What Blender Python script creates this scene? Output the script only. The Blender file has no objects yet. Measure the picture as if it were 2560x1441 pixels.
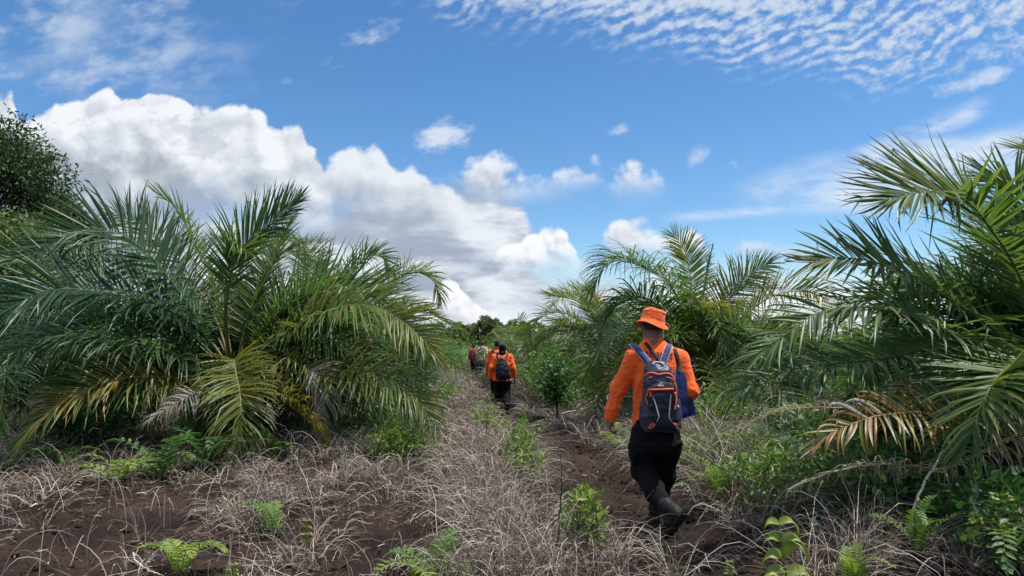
import bpy, bmesh, math, random
import numpy as np
from mathutils import Vector, Matrix

SC = bpy.context.scene
COL = SC.collection
RAD = math.radians

# ------------------------------------------------------------------ camera
EYE = 1.52
FPX = 1706.7                      # focal length in pixels of the 2560 px wide photograph
PITCH = math.atan((848.0 - 720.5) / FPX)
cam_data = bpy.data.cameras.new("camera")
cam_data.sensor_width = 36.0
cam_data.lens = 24.0
cam_data.clip_start = 0.05
cam_data.clip_end = 6000.0
cam = bpy.data.objects.new("camera", cam_data)
COL.objects.link(cam)
cam.location = (0.0, 0.0, EYE)
cam.rotation_euler = (math.pi / 2 + PITCH, 0.0, 0.0)
SC.camera = cam
CP, SP = math.cos(PITCH), math.sin(PITCH)


def ray(px, py):
    a, b = (px - 1280.0) / FPX, (720.5 - py) / FPX
    return a, CP - b * SP, SP + b * CP


def at(px, py, dist):
    """the point at forward distance dist (metres along +Y) that a line of sight meets"""
    x, y, z = ray(px, py)
    k = dist / y
    return Vector((x * k, dist, EYE + z * k))


# ------------------------------------------------------------------ light
SUN_ELEV, SUN_AZ = 68.0, 92.0      # azimuth clockwise from the view direction (+Y) towards +X
SUN_DIR = Vector((math.sin(RAD(SUN_AZ)) * math.cos(RAD(SUN_ELEV)),
                  math.cos(RAD(SUN_AZ)) * math.cos(RAD(SUN_ELEV)), math.sin(RAD(SUN_ELEV))))
sun_data = bpy.data.lights.new("sun", 'SUN')
sun_data.energy = 4.5
sun_data.angle = RAD(0.9)
sun_data.color = (1.0, 0.955, 0.89)
sun = bpy.data.objects.new("sun", sun_data)
COL.objects.link(sun)
sun.rotation_euler = (-SUN_DIR).to_track_quat('-Z', 'Y').to_euler()
sun.location = SUN_DIR * 50

SC.view_settings.view_transform = 'Standard'
SC.view_settings.look = 'None'
SC.view_settings.exposure = 0.45
SC.view_settings.gamma = 1.0
SC.view_settings.use_curve_mapping = False
SC.render.engine = 'CYCLES'
SC.cycles.max_bounces = 6
SC.cycles.transmission_bounces = 4
SC.cycles.transparent_max_bounces = 8
SC.cycles.diffuse_bounces = 3
SC.cycles.glossy_bounces = 2


# ------------------------------------------------------------------ node expressions
class NV:
    """a socket with arithmetic"""
    tree = None

    def __init__(self, s):
        self.s = s

    @staticmethod
    def math(op, *args, clamp=False):
        n = NV.tree.nodes.new('ShaderNodeMath')
        n.operation = op
        n.use_clamp = clamp
        for i, a in enumerate(args):
            if isinstance(a, NV):
                NV.tree.links.new(a.s, n.inputs[i])
            else:
                n.inputs[i].default_value = float(a)
        return NV(n.outputs[0])

    def __add__(s, o): return NV.math('ADD', s, o)
    def __radd__(s, o): return NV.math('ADD', o, s)
    def __sub__(s, o): return NV.math('SUBTRACT', s, o)
    def __rsub__(s, o): return NV.math('SUBTRACT', o, s)
    def __mul__(s, o): return NV.math('MULTIPLY', s, o)
    def __rmul__(s, o): return NV.math('MULTIPLY', o, s)
    def __truediv__(s, o): return NV.math('DIVIDE', s, o)
    def __rtruediv__(s, o): return NV.math('DIVIDE', o, s)
    def abs(s): return NV.math('ABSOLUTE', s)
    def min(s, o): return NV.math('MINIMUM', s, o)
    def max(s, o): return NV.math('MAXIMUM', s, o)
    def smin(s, o, k): return NV.math('SMOOTH_MIN', s, o, k)
    def smax(s, o, k): return NV.math('SMOOTH_MAX', s, o, k)
    def sqrt(s): return NV.math('SQRT', s)
    def pow(s, o): return NV.math('POWER', s, o)
    def clamp(s): return NV.math('ADD', s, 0.0, clamp=True)


def smooth(v, a, b):
    n = NV.tree.nodes.new('ShaderNodeMapRange')
    n.interpolation_type = 'SMOOTHSTEP'
    NV.tree.links.new(v.s, n.inputs['Value'])
    n.inputs['From Min'].default_value = a
    n.inputs['From Max'].default_value = b
    return NV(n.outputs['Result'])


def vec(x, y, z=0.0):
    n = NV.tree.nodes.new('ShaderNodeCombineXYZ')
    for i, a in enumerate((x, y, z)):
        if isinstance(a, NV):
            NV.tree.links.new(a.s, n.inputs[i])
        else:
            n.inputs[i].default_value = float(a)
    return NV(n.outputs[0])


def noise(v, scale, detail=4.0, rough=0.5, dist=0.0):
    n = NV.tree.nodes.new('ShaderNodeTexNoise')
    n.noise_dimensions = '2D'
    NV.tree.links.new(v.s, n.inputs['Vector'])
    n.inputs['Scale'].default_value = scale
    n.inputs['Detail'].default_value = detail
    n.inputs['Roughness'].default_value = rough
    n.inputs['Distortion'].default_value = dist
    return NV(n.outputs['Fac'])


def voronoi(v, scale):
    n = NV.tree.nodes.new('ShaderNodeTexVoronoi')
    n.voronoi_dimensions = '2D'
    n.feature = 'F1'
    NV.tree.links.new(v.s, n.inputs['Vector'])
    n.inputs['Scale'].default_value = scale
    n.inputs['Detail'].default_value = 2.0
    n.inputs['Roughness'].default_value = 0.45
    return NV(n.outputs['Distance'])


def mixc(fac, a, b):
    n = NV.tree.nodes.new('ShaderNodeMix')
    n.data_type = 'RGBA'
    n.clamp_factor = True
    for sock, x in ((n.inputs[0], fac), (n.inputs[6], a), (n.inputs[7], b)):
        if isinstance(x, NV):
            NV.tree.links.new(x.s, sock)
        elif isinstance(x, (int, float)):
            sock.default_value = x
        else:
            sock.default_value = (*x, 1.0)
    return NV(n.outputs[2])


def curve(v, pts):
    """piecewise curve through pts [(x, y)], value range free"""
    xs = [p[0] for p in pts]
    ys = [p[1] for p in pts]
    x0, x1, y0, y1 = min(xs), max(xs), min(ys), max(ys)
    if y1 - y0 < 1e-6:
        y1 = y0 + 1e-3
    n = NV.tree.nodes.new('ShaderNodeFloatCurve')
    c = n.mapping.curves[0]
    q = [((x - x0) / (x1 - x0), (y - y0) / (y1 - y0)) for x, y in pts]
    c.points[0].location = q[0]
    c.points[1].location = q[-1]
    for p in q[1:-1]:
        c.points.new(*p)
    for p in c.points:
        p.handle_type = 'AUTO_CLAMPED'
    n.mapping.update()
    t = (v - x0) / (x1 - x0)
    NV.tree.links.new(t.clamp().s, n.inputs['Value'])
    return NV(n.outputs[0]) * (y1 - y0) + y0


# ------------------------------------------------------------------ sky and clouds
def U(px):
    x, y, z = ray(px, 600)
    return x / y


def W(py):
    x, y, z = ray(1280, py)
    return z / y


def uw(pts):
    out = []
    for px, py in pts:
        x, y, z = ray(px, py)
        out.append((x / y, z / y))
    return out


def build_world():
    world = bpy.data.worlds.new("World")
    SC.world = world
    world.use_nodes = True
    t = world.node_tree
    t.nodes.clear()
    NV.tree = t
    tc = t.nodes.new('ShaderNodeTexCoord')
    sep = t.nodes.new('ShaderNodeSeparateXYZ')
    t.links.new(tc.outputs['Generated'], sep.inputs[0])
    X, Y, Z = (NV(sep.outputs[i]) for i in range(3))
    depth = Y.abs().max(0.06)
    u = X / depth
    v = Z.max(0.0) / depth
    p = vec(u, v)
    big = noise(vec(u, v), 3.4, 4, 0.55)
    mid = noise(p, 7.0, 4, 0.55)

    sky = t.nodes.new('ShaderNodeTexSky')
    sky.sky_type = 'NISHITA'
    sky.sun_disc = False
    sky.sun_elevation = RAD(SUN_ELEV)
    sky.sun_rotation = RAD(SUN_AZ)
    sky.air_density = 1.0
    sky.dust_density = 0.15
    sky.ozone_density = 3.0
    hs = t.nodes.new('ShaderNodeHueSaturation')
    hs.inputs['Saturation'].default_value = 1.20
    hs.inputs['Value'].default_value = 1.24
    t.links.new(sky.outputs[0], hs.inputs['Color'])
    mul = t.nodes.new('ShaderNodeMix')
    mul.data_type = 'RGBA'
    mul.blend_type = 'MULTIPLY'
    mul.inputs[0].default_value = 1.0
    mul.inputs[7].default_value = (0.93, 1.02, 1.06, 1.0)
    t.links.new(hs.outputs[0], mul.inputs[6])
    K = 12.0                              # colours below are final radiance; background strength is 1 / K
    col = NV(mul.outputs[2])

    def kc(c):
        return tuple(K * 0.80 * a for a in c)

    # ---- high thin cirrus, right
    w1 = noise(vec(u * 1.0 - v * 0.45, v * 4.2 + u * 0.0, 3.1), 2.6, 7, 0.62, 0.3)
    band = smooth(v - curve(u, uw([(1500, 520), (1850, 465), (2000, 425), (2200, 398), (2400, 350), (2700, 310)])) + (mid - 0.5) * 0.05, -0.012, 0.025) * -1.0 + 1.0
    band = band * smooth(v - curve(u, uw([(1500, 560), (1850, 495), (2100, 505), (2300, 470), (2700, 440)])) + (mid - 0.5) * 0.06, -0.03, 0.012)
    band = band * smooth(u, U(1800), U(1960))
    streak = smooth(NV.math('ABSOLUTE', v - curve(u, uw([(2050, 432), (2180, 385), (2300, 325), (2400, 290), (2480, 262), (2600, 240)]))), 0.026, 0.002)
    streak = streak * smooth(u, U(2060), U(2180)) * smooth(u, U(2520), U(2440))
    streak2 = smooth(NV.math('ABSOLUTE', v - curve(u, uw([(1640, 548), (1760, 540), (1900, 528), (2010, 515)]))), 0.012, 0.0)
    streak2 = streak2 * smooth(u, U(1640), U(1760)) * smooth(u, U(2020), U(1930)) * 0.7
    pl0 = noise(vec(u * 1.0 - v * 0.6, v * 3.0 + u * -1.0, 2.0), 16.0, 6, 0.65)
    cir = (band * smooth(w1, 0.22, 0.58)).max(streak * smooth(w1 * 0.9 + mid * 0.5 + pl0 * 0.35, 0.62, 1.15)).max(streak2 * smooth(w1, 0.2, 0.5))
    col = mixc(cir * 0.92, col, kc((0.74, 0.80, 0.87)))

    # ---- rippled high cloud, upper right
    wq = big - 0.5
    along = u * 0.90 + v * 0.42
    across = v * 0.90 - u * 0.42
    cells0 = noise(vec(along * 3.0, across * 4.0), 4.0, 2, 0.5)
    wv = across * 270.0 + wq * 30.0 + mid * 15.0 + cells0 * 7.0
    rip = NV.math('SINE', wv) * 0.5 + 0.5
    cells = noise(vec(along * 12.0, across * 22.0, 1.0), 3.4, 4, 0.58)
    m = v - curve(u, uw([(1050, -20), (1180, 70), (1400, 110), (1700, 165), (2000, 215), (2150, 250), (2300, 225), (2450, 195), (2700, 160)]))
    mask = smooth(m + (mid - 0.5) * 0.10, -0.025, 0.07)
    solid = smooth(v - curve(u, uw([(1100, -60), (1300, 25), (1700, 30), (1900, 40), (2050, -20), (2700, -80)])), -0.03, 0.07)
    ac = mask * smooth(cells * 1.05 + rip * 0.25 * (1.0 - solid * 0.7) + solid * 0.42 + mask * 0.14, 0.58, 1.10)
    col = mixc(ac * 0.85, col, kc((0.62, 0.70, 0.80)))

    # ---- thin broken patches, upper left
    pl = noise(vec(u * 1.0 + v * 0.5, v * 1.9 - u * 0.5, 7.0), 9.0, 5, 0.6)
    ml = smooth(u, U(760), U(200)) * smooth(v, W(330), W(170))
    left = ml * smooth(pl * 0.62 + big * 0.5 + ml * 0.06, 0.56, 0.80)
    puff = smooth(u, U(380), U(60)) * smooth(v, W(260), W(60)) * smooth(big * 0.6 + pl * 0.5, 0.44, 0.66)
    col = mixc((left * 0.78).max(puff * 0.85), col, kc((0.60, 0.68, 0.78)))

    # ---- small lone wisps (ellipses torn by noise)
    torn = noise(vec(u * 0.8 + v * 0.45, v * 1.5 - u * 0.6, 5.0), 11.0, 7, 0.66)
    for (cx, cy, rx, ry, rot, k) in ((910, 98, 74, 30, 0.45, .55), (1100, 352, 66, 40, 0.5, .8), (1735, 398, 48, 22, 0.4, .45), (1838, 408, 36, 18, 0.1, .7),
                                     (1562, 325, 24, 16, 0.3, .6), (2430, 205, 90, 20, 0.2, .6), (700, 205, 22, 12, .3, .3)):
        a0, b0 = U(cx), W(cy)
        du, dv = u - a0, v - b0
        ca, sa = math.cos(rot), math.sin(rot)
        e = ((du * ca + dv * sa) / (rx / FPX)).pow(2) + ((dv * ca - du * sa) / (ry / FPX)).pow(2)
        al = smooth(1.0 - e.sqrt() * 0.9 + (torn - 0.5) * 5.0, -0.1, 1.5)
        al = al * smooth(Y, 0.0, 0.1)
        col = mixc(al * k, col, kc((0.72, 0.78, 0.86)))

    # ---- cumulus: an outline, billows on it, lit from above and from the sun's side
    def billow(s, du, dv):
        q = vec(u + (big - 0.5) * (0.05 / s) + du, v * 1.1 + dv + (mid - 0.5) * (0.03 / s))
        return voronoi(q, 9.0 * s) * -0.9 + noise(q, 14.0 * s, 9, 0.63)

    BIL = {}
    for s_ in (1.0, 2.0):
        BIL[s_] = (billow(s_, 0, 0), billow(s_, 0.012 / s_, 0.020 / s_))
    wob = noise(vec(u * 0.6, v * 1.8), 6.0, 4, 0.55) - 0.5

    def cumulus(col, top, bot, seed, soft_top, soft_bot, amp, white, grey, thick, relief=1.0, s=1.0, side=None, base_amp=0.06, op=1.0):
        b0, b1 = BIL[1.0 if s < 1.3 else 2.0]
        tp = curve(u, uw(top))
        bt = curve(u, uw(bot))
        h = (b0 + 0.05) * amp
        above = tp - v + h
        below = v - bt + wob * base_amp
        al = smooth(above, 0.0, soft_top) * smooth(below, -soft_bot * 0.5, soft_bot)
        if side:
            al = al * smooth(u + h * 0.6, U(side[0]) , U(side[0] + side[2])) * smooth(u - h * 0.6, U(side[1]), U(side[1] - side[2]))
        al = al * smooth(Y, 0.0, 0.12)
        g = ((tp - v) / thick)
        lum = 1.0 - smooth(g + wob * 0.55, 0.05, 1.1) + (b0 - b1) * relief
        c = mixc(lum, kc(grey), kc(white))
        return mixc(al * op, col, c)

    W1, G1 = (0.80, 0.83, 0.88), (0.36, 0.41, 0.49)
    # pale glow of distant cloud along the skyline
    hz = smooth(v + wob * 0.10, 0.125, 0.01)
    col = mixc(hz * 0.85, col, kc((0.66, 0.73, 0.80)))
    # layered grey cloud under and right of the bank
    lay = noise(vec(u * 0.75, v * 2.6, 4.0), 6.5, 6, 0.58)
    lay2 = noise(vec(u * 0.75 + 0.02, v * 2.6 + 0.06, 4.0), 6.5, 6, 0.58)
    lm = smooth(curve(u, uw([(-200, 540), (700, 540), (1000, 470), (1130, 455), (1290, 490), (1340, 590), (1500, 660), (1620, 690), (2800, 700)])) - v + (lay - 0.5) * 0.05, -0.01, 0.03)
    lcol = mixc(smooth((lay - lay2) * 2.0 + lay * 1.0 - v * 0.25, 0.05, 0.95), kc((0.35, 0.41, 0.51)), kc((0.76, 0.80, 0.86)))
    gap = smooth(lay + smooth(v, 0.13, 0.05) * 0.15 + smooth(u, U(1500), U(1000)) * 0.22, 0.40, 0.58)
    gap = gap * (1.0 - smooth(u, U(1480), U(1700)) * 0.5)
    col = mixc(lm * gap, col, lcol)
    # right hand pair of low cumulus
    col = cumulus(col, [(1480, 640), (1500, 590), (1545, 545), (1600, 552), (1680, 575), (1750, 585), (1790, 660)], [(1480, 628), (1600, 650), (1790, 650)],
                  21.0, 0.018, 0.03, 0.030, W1, (0.47, 0.51, 0.58), 0.075, 1.3, 1.4, (1482, 1790, 40))
    col = cumulus(col, [(1790, 650), (1850, 600), (1910, 585), (1980, 580), (2060, 600), (2120, 660)], [(1800, 640), (1950, 645), (2120, 640)],
                  23.0, 0.030, 0.03, 0.030, (0.68, 0.74, 0.80), (0.50, 0.55, 0.62), 0.06, 0.9, 1.4, (1800, 2110, 60), op=.85)
    # small torn ones in the middle
    col = cumulus(col, [(1500, 470), (1540, 415), (1580, 400), (1630, 410), (1670, 470)], [(1500, 470), (1590, 500), (1670, 470)],
                  25.0, 0.030, 0.05, 0.045, (0.78, 0.82, 0.88), (0.50, 0.56, 0.65), 0.07, 1.1, 1.7, (1495, 1690, 45))
    col = cumulus(col, [(1130, 420), (1170, 382), (1230, 370), (1290, 412), (1340, 418), (1420, 418), (1470, 392), (1520, 430)],
                  [(1130, 450), (1230, 505), (1330, 490), (1420, 485), (1520, 455)],
                  27.0, 0.030, 0.05, 0.050, (0.76, 0.81, 0.87), (0.47, 0.53, 0.63), 0.09, 1.1, 1.7, (1130, 1530, 50))
    # the great bank and the greyer heaps that carry it on to the right
    col = cumulus(col, [(760, 480), (800, 420), (830, 400), (880, 374), (945, 372), (1000, 408), (1030, 392), (1085, 430), (1130, 470), (1180, 500)],
                  [(760, 560), (900, 575), (1050, 580), (1180, 540)], 29.0, 0.016, 0.06, 0.050, (0.76, 0.80, 0.85), (0.37, 0.42, 0.51), 0.10, 0.9, 1.0, (700, 1190, 60), 0.12)
    top = [(-400, 270), (-60, 240), (20, 222), (60, 285), (100, 275), (175, 238), (258, 208), (335, 243), (360, 238), (440, 228), (520, 252), (575, 262), (640, 285), (700, 318), (716, 312),
           (770, 358), (800, 395), (815, 430), (840, 500), (870, 560)]
    bot = [(-400, 560), (300, 590), (600, 560), (870, 560)]
    col = cumulus(col, top, bot, 31.0, 0.010, 0.06, 0.042, (0.83, 0.86, 0.90), (0.37, 0.42, 0.50), 0.17, 1.25, 1.0, (-900, 870, 70), 0.12)
    # a few grey scraps drifting in front of it
    scr = smooth(torn + big * 0.6, 0.86, 1.02) * smooth(u, U(900), U(600)) * smooth(v, W(470), W(380)) * smooth(v, W(215), W(280))
    col = mixc(scr * 0.5, col, kc((0.42, 0.46, 0.54)))
    # bright towers low in the middle
    col = cumulus(col, [(1225, 700), (1250, 625), (1290, 600), (1330, 562), (1375, 560), (1420, 600), (1450, 640), (1490, 655), (1520, 720)], [(1225, 700), (1350, 695), (1520, 690)],
                  33.0, 0.010, 0.05, 0.026, (0.90, 0.91, 0.93), (0.52, 0.57, 0.64), 0.10, 1.6, 1.9, (1235, 1520, 30))
    col = cumulus(col, [(1085, 760), (1100, 700), (1130, 685), (1155, 715), (1190, 745), (1230, 770), (1290, 790)], [(1080, 800), (1300, 800)],
                  35.0, 0.008, 0.03, 0.022, (0.90, 0.91, 0.93), (0.60, 0.66, 0.73), 0.09, 1.6, 2.4, (1060, 1290, 30))
    col = cumulus(col, [(1600, 700), (1630, 655), (1655, 655), (1690, 690), (1800, 720), (2000, 700), (2300, 690), (2700, 680)], [(1600, 830), (2700, 830)],
                  37.0, 0.02, 0.03, 0.035, (0.88, 0.90, 0.93), (0.62, 0.68, 0.75), 0.12, 1.0, 1.6, (1610, 2900, 40), op=.9)

    bg = t.nodes.new('ShaderNodeBackground')
    bg.inputs['Strength'].default_value = 1.0 / K
    t.links.new(col.s, bg.inputs['Color'])
    out = t.nodes.new('ShaderNodeOutputWorld')
    t.links.new(bg.outputs[0], out.inputs['Surface'])
    world.cycles.sampling_method = 'MANUAL'
    world.cycles.sample_map_resolution = 512


build_world()


# ------------------------------------------------------------------ mesh helpers
def tag(o, label=None, cat=None, group=None, kind=None):
    for k, v in (("label", label), ("category", cat), ("group", group), ("kind", kind)):
        if v:
            o[k] = v
    return o


def link(o, parent=None):
    COL.objects.link(o)
    if parent is not None:
        o.parent = parent
    return o


def empty(name, loc, label, cat, group=None):
    o = bpy.data.objects.new(name, None)
    o.empty_display_size = 0.1
    o.location = loc
    link(o)
    return tag(o, label, cat, group)


class MB:
    """collects numpy pieces and links them as ONE mesh object (world coordinates in, parent-local out)"""

    def __init__(self):
        self.v, self.q, self.t, self.tint, self.qm, self.tm, self.n = [], [], [], [], [], [], 0

    def add(self, verts, quads=None, tris=None, tint=0.5, mat=0):
        verts = np.asarray(verts, dtype=np.float32).reshape(-1, 3)
        self.v.append(verts)
        tn = np.asarray(tint, dtype=np.float32)
        self.tint.append(np.broadcast_to(tn, (len(verts),)) if tn.ndim == 0 else tn.reshape(-1))
        if quads is not None and len(quads):
            q = np.asarray(quads, dtype=np.int64).reshape(-1, 4)
            self.q.append(q + self.n)
            self.qm.append(np.full(len(q), mat, np.int32))
        if tris is not None and len(tris):
            q = np.asarray(tris, dtype=np.int64).reshape(-1, 3)
            self.t.append(q + self.n)
            self.tm.append(np.full(len(q), mat, np.int32))
        self.n += len(verts)
        return self

    def strips(self, P, W, N=None, fold=0.0, tint=0.5, mat=0):
        """P (n,k,3) centre lines, W (n,k,3) half widths; with fold the section is a shallow V pushed along N"""
        n, k, _ = P.shape
        if N is not None:
            sec = np.stack([P - W, P - N * fold, P + W], axis=2)     # n,k,3,3
            m = 3
        else:
            sec = np.stack([P - W, P + W], axis=2)
            m = 2
        idx = np.arange(n * k * m).reshape(n, k, m)
        quads = []
        for j in range(m - 1):
            quads.append(np.stack([idx[:, :-1, j], idx[:, :-1, j + 1], idx[:, 1:, j + 1], idx[:, 1:, j]], axis=-1).reshape(-1, 4))
        tn = np.asarray(tint, dtype=np.float32)
        if tn.ndim == 1:
            tn = np.repeat(tn, k * m)
        elif tn.ndim == 2:
            tn = np.repeat(tn.reshape(-1), m)
        return self.add(sec, np.concatenate(quads), tint=tn, mat=mat)

    def tube(self, pts, radii, sides=6, tint=0.5, mat=0, flat=1.0, cap=True, flat_dir=None):
        P = np.asarray([tuple(p) for p in pts], dtype=np.float64)
        R = np.broadcast_to(np.asarray(radii, dtype=np.float64), (len(P),))
        T = np.gradient(P, axis=0)
        T /= np.linalg.norm(T, axis=1, keepdims=True) + 1e-9
        ref = np.array([0, 0, 1.0]) if abs(T[0][2]) < 0.9 else np.array([0, 1.0, 0])
        if flat_dir is not None:
            ref = np.asarray(flat_dir, dtype=np.float64)
        A = np.cross(T, ref)
        A /= np.linalg.norm(A, axis=1, keepdims=True) + 1e-9
        B = np.cross(A, T)
        ang = np.arange(sides) / sides * 2 * math.pi
        ring = P[:, None, :] + R[:, None, None] * (np.cos(ang)[None, :, None] * A[:, None, :] + flat * np.sin(ang)[None, :, None] * B[:, None, :])
        k = len(P)
        idx = np.arange(k * sides).reshape(k, sides)
        nx = np.roll(idx, -1, axis=1)
        quads = np.stack([idx[:-1], nx[:-1], nx[1:], idx[1:]], axis=-1).reshape(-1, 4)
        v = ring.reshape(-1, 3)
        tris = []
        if cap:
            v = np.concatenate([v, P[:1], P[-1:]])
            a, b = k * sides, k * sides + 1
            for i in range(sides):
                j = (i + 1) % sides
                tris += [(a, j, i), (b, (k - 1) * sides + i, (k - 1) * sides + j)]
        return self.add(v, quads, tris, tint=tint, mat=mat)

    def build(self, name, mats, parent=None, smooth_=True, origin=None):
        me = bpy.data.meshes.new(name)
        V = np.concatenate(self.v) if self.v else np.zeros((0, 3), np.float32)
        off = origin if origin is not None else (parent_origin(parent) if parent is not None else None)
        if off is not None:
            V = V - np.asarray(tuple(off), dtype=np.float32)
        Q = np.concatenate(self.q) if self.q else np.zeros((0, 4), np.int64)
        T = np.concatenate(self.t) if self.t else np.zeros((0, 3), np.int64)
        me.vertices.add(len(V))
        me.vertices.foreach_set('co', np.ascontiguousarray(V, np.float32).ravel())
        nl = Q.size + T.size
        me.loops.add(nl)
        me.loops.foreach_set('vertex_index', np.concatenate([Q.ravel(), T.ravel()]).astype(np.int32))
        npoly = len(Q) + len(T)
        me.polygons.add(npoly)
        ls = np.concatenate([np.arange(len(Q)) * 4, Q.size + np.arange(len(T)) * 3]).astype(np.int32)
        me.polygons.foreach_set('loop_start', ls)
        mi = np.concatenate(self.qm + self.tm) if npoly else np.zeros(0, np.int32)
        me.polygons.foreach_set('material_index', mi.astype(np.int32))
        me.polygons.foreach_set('use_smooth', np.full(npoly, smooth_, dtype=bool))
        at_ = me.attributes.new('tint', 'FLOAT', 'POINT')
        at_.data.foreach_set('value', np.concatenate(self.tint).astype(np.float32) if self.tint else np.zeros(0, np.float32))
        for m in (mats if isinstance(mats, (list, tuple)) else [mats]):
            me.materials.append(m)
        me.update(calc_edges=True)
        o = bpy.data.objects.new(name, me)
        if off is not None and parent is None:
            o.location = tuple(off)
        return link(o, parent)


def parent_origin(p):
    v = Vector((0, 0, 0))
    while p is not None:
        v = v + Vector(p.location)
        p = p.parent
    return v


def unit(a):
    return a / (np.linalg.norm(a, axis=-1, keepdims=True) + 1e-9)


# ------------------------------------------------------------------ smooth value noise for numpy
def hash2(ix, iy, seed):
    h = (ix.astype(np.int64) * 374761393 + iy.astype(np.int64) * 668265263 + seed * 974711) & 0xFFFFFFFF
    h = ((h ^ (h >> 13)) * 1274126177) & 0xFFFFFFFF
    return ((h ^ (h >> 16)) & 0xFFFF) / 65535.0


def vnoise(x, y, seed=0):
    x, y = np.asarray(x, float), np.asarray(y, float)
    ix, iy = np.floor(x), np.floor(y)
    fx, fy = x - ix, y - iy
    fx, fy = fx * fx * (3 - 2 * fx), fy * fy * (3 - 2 * fy)
    a, b = hash2(ix, iy, seed), hash2(ix + 1, iy, seed)
    c, d = hash2(ix, iy + 1, seed), hash2(ix + 1, iy + 1, seed)
    return (a * (1 - fx) + b * fx) * (1 - fy) + (c * (1 - fx) + d * fx) * fy


def fbm(x, y, seed=0, oct_=4):
    s, a = 0.0, 0.5
    for i in range(oct_):
        s = s + a * (vnoise(x, y, seed + i * 17) - 0.5)
        x, y, a = np.asarray(x) * 2.03 + 5.1, np.asarray(y) * 2.03 + 1.7, a * 0.5
    return s * 2.0


def sstep(x, a, b):
    t = np.clip((np.asarray(x, float) - a) / (b - a), 0, 1)
    return t * t * (3 - 2 * t)


# ------------------------------------------------------------------ materials
def new_mat(name):
    m = bpy.data.materials.new(name)
    m.use_nodes = True
    t = m.node_tree
    NV.tree = t
    return m, t, t.nodes['Principled BSDF'], t.nodes['Material Output']


def ramp(tree, fac, stops):
    r = tree.nodes.new('ShaderNodeValToRGB')
    e = r.color_ramp.elements
    e[0].position, e[0].color = stops[0][0], (*stops[0][1], 1)
    e[1].position, e[1].color = stops[-1][0], (*stops[-1][1], 1)
    for p, c in stops[1:-1]:
        n = e.new(p)
        n.color = (*c, 1)
    tree.links.new(fac, r.inputs['Fac'])
    return r.outputs['Color']


def noise_tex(tree, scale, detail=4, coord='Object', rough=0.55, stretch=None):
    tc = tree.nodes.new('ShaderNodeTexCoord')
    n = tree.nodes.new('ShaderNodeTexNoise')
    src = tc.outputs[coord]
    if stretch:
        mp = tree.nodes.new('ShaderNodeMapping')
        mp.inputs['Scale'].default_value = stretch
        tree.links.new(src, mp.inputs[0])
        src = mp.outputs[0]
    tree.links.new(src, n.inputs['Vector'])
    n.inputs['Scale'].default_value = scale
    n.inputs['Detail'].default_value = detail
    n.inputs['Roughness'].default_value = rough
    return n.outputs['Fac']


def bump(tree, bsdf, height, strength=0.4, dist=0.01):
    b = tree.nodes.new('ShaderNodeBump')
    b.inputs['Strength'].default_value = strength
    b.inputs['Distance'].default_value = dist
    tree.links.new(height, b.inputs['Height'])
    tree.links.new(b.outputs[0], bsdf.inputs['Normal'])


def leaf_mat(name, stops, rough=0.45, trans=0.35, gain=1.6, spec=0.5, vary=0.25):
    """colour follows the 'tint' of each leaf (its age); part of the light passes through the blade"""
    m, t, b, out = new_mat(name)
    a = t.nodes.new('ShaderNodeAttribute')
    a.attribute_name = 'tint'
    c = ramp(t, a.outputs['Fac'], stops)
    nz = noise_tex(t, 9.0, 3)
    hv = t.nodes.new('ShaderNodeHueSaturation')
    mr = t.nodes.new('ShaderNodeMapRange')
    mr.inputs['To Min'].default_value = 1.0 - vary
    mr.inputs['To Max'].default_value = 1.0 + vary
    t.links.new(nz, mr.inputs['Value'])
    t.links.new(mr.outputs[0], hv.inputs['Value'])
    t.links.new(c, hv.inputs['Color'])
    c = hv.outputs[0]
    t.links.new(c, b.inputs['Base Color'])
    b.inputs['Roughness'].default_value = rough
    b.inputs['Specular IOR Level'].default_value = spec
    if trans > 0:
        tr = t.nodes.new('ShaderNodeBsdfTranslucent')
        mul = t.nodes.new('ShaderNodeMix')
        mul.data_type = 'RGBA'
        mul.blend_type = 'MULTIPLY'
        mul.inputs[0].default_value = 1.0
        mul.inputs[7].default_value = (gain * 0.92, gain * 1.02, gain * 0.5, 1)
        t.links.new(c, mul.inputs[6])
        t.links.new(mul.outputs[2], tr.inputs['Color'])
        mx = t.nodes.new('ShaderNodeMixShader')
        mx.inputs[0].default_value = trans
        t.links.new(b.outputs[0], mx.inputs[1])
        t.links.new(tr.outputs[0], mx.inputs[2])
        t.links.new(mx.outputs[0], out.inputs['Surface'])
    return m


def plain_mat(name, color, rough=0.7, spec=0.3, var=0.2, scale=20.0, bump_s=0.0, bump_scale=200.0, bump_d=0.002, second=None, coord='Object', stretch=None):
    m, t, b, out = new_mat(name)
    n = noise_tex(t, scale, 4, coord, stretch=stretch)
    lo = tuple(c * (1 - var) for c in color)
    hi = second or tuple(c * (1 + var) for c in color)
    t.links.new(ramp(t, n, [(0.3, lo), (0.7, hi)]), b.inputs['Base Color'])
    b.inputs['Roughness'].default_value = rough
    b.inputs['Specular IOR Level'].default_value = spec
    if bump_s:
        bump(t, b, noise_tex(t, bump_scale, 3, coord), bump_s, bump_d)
    return m


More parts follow.
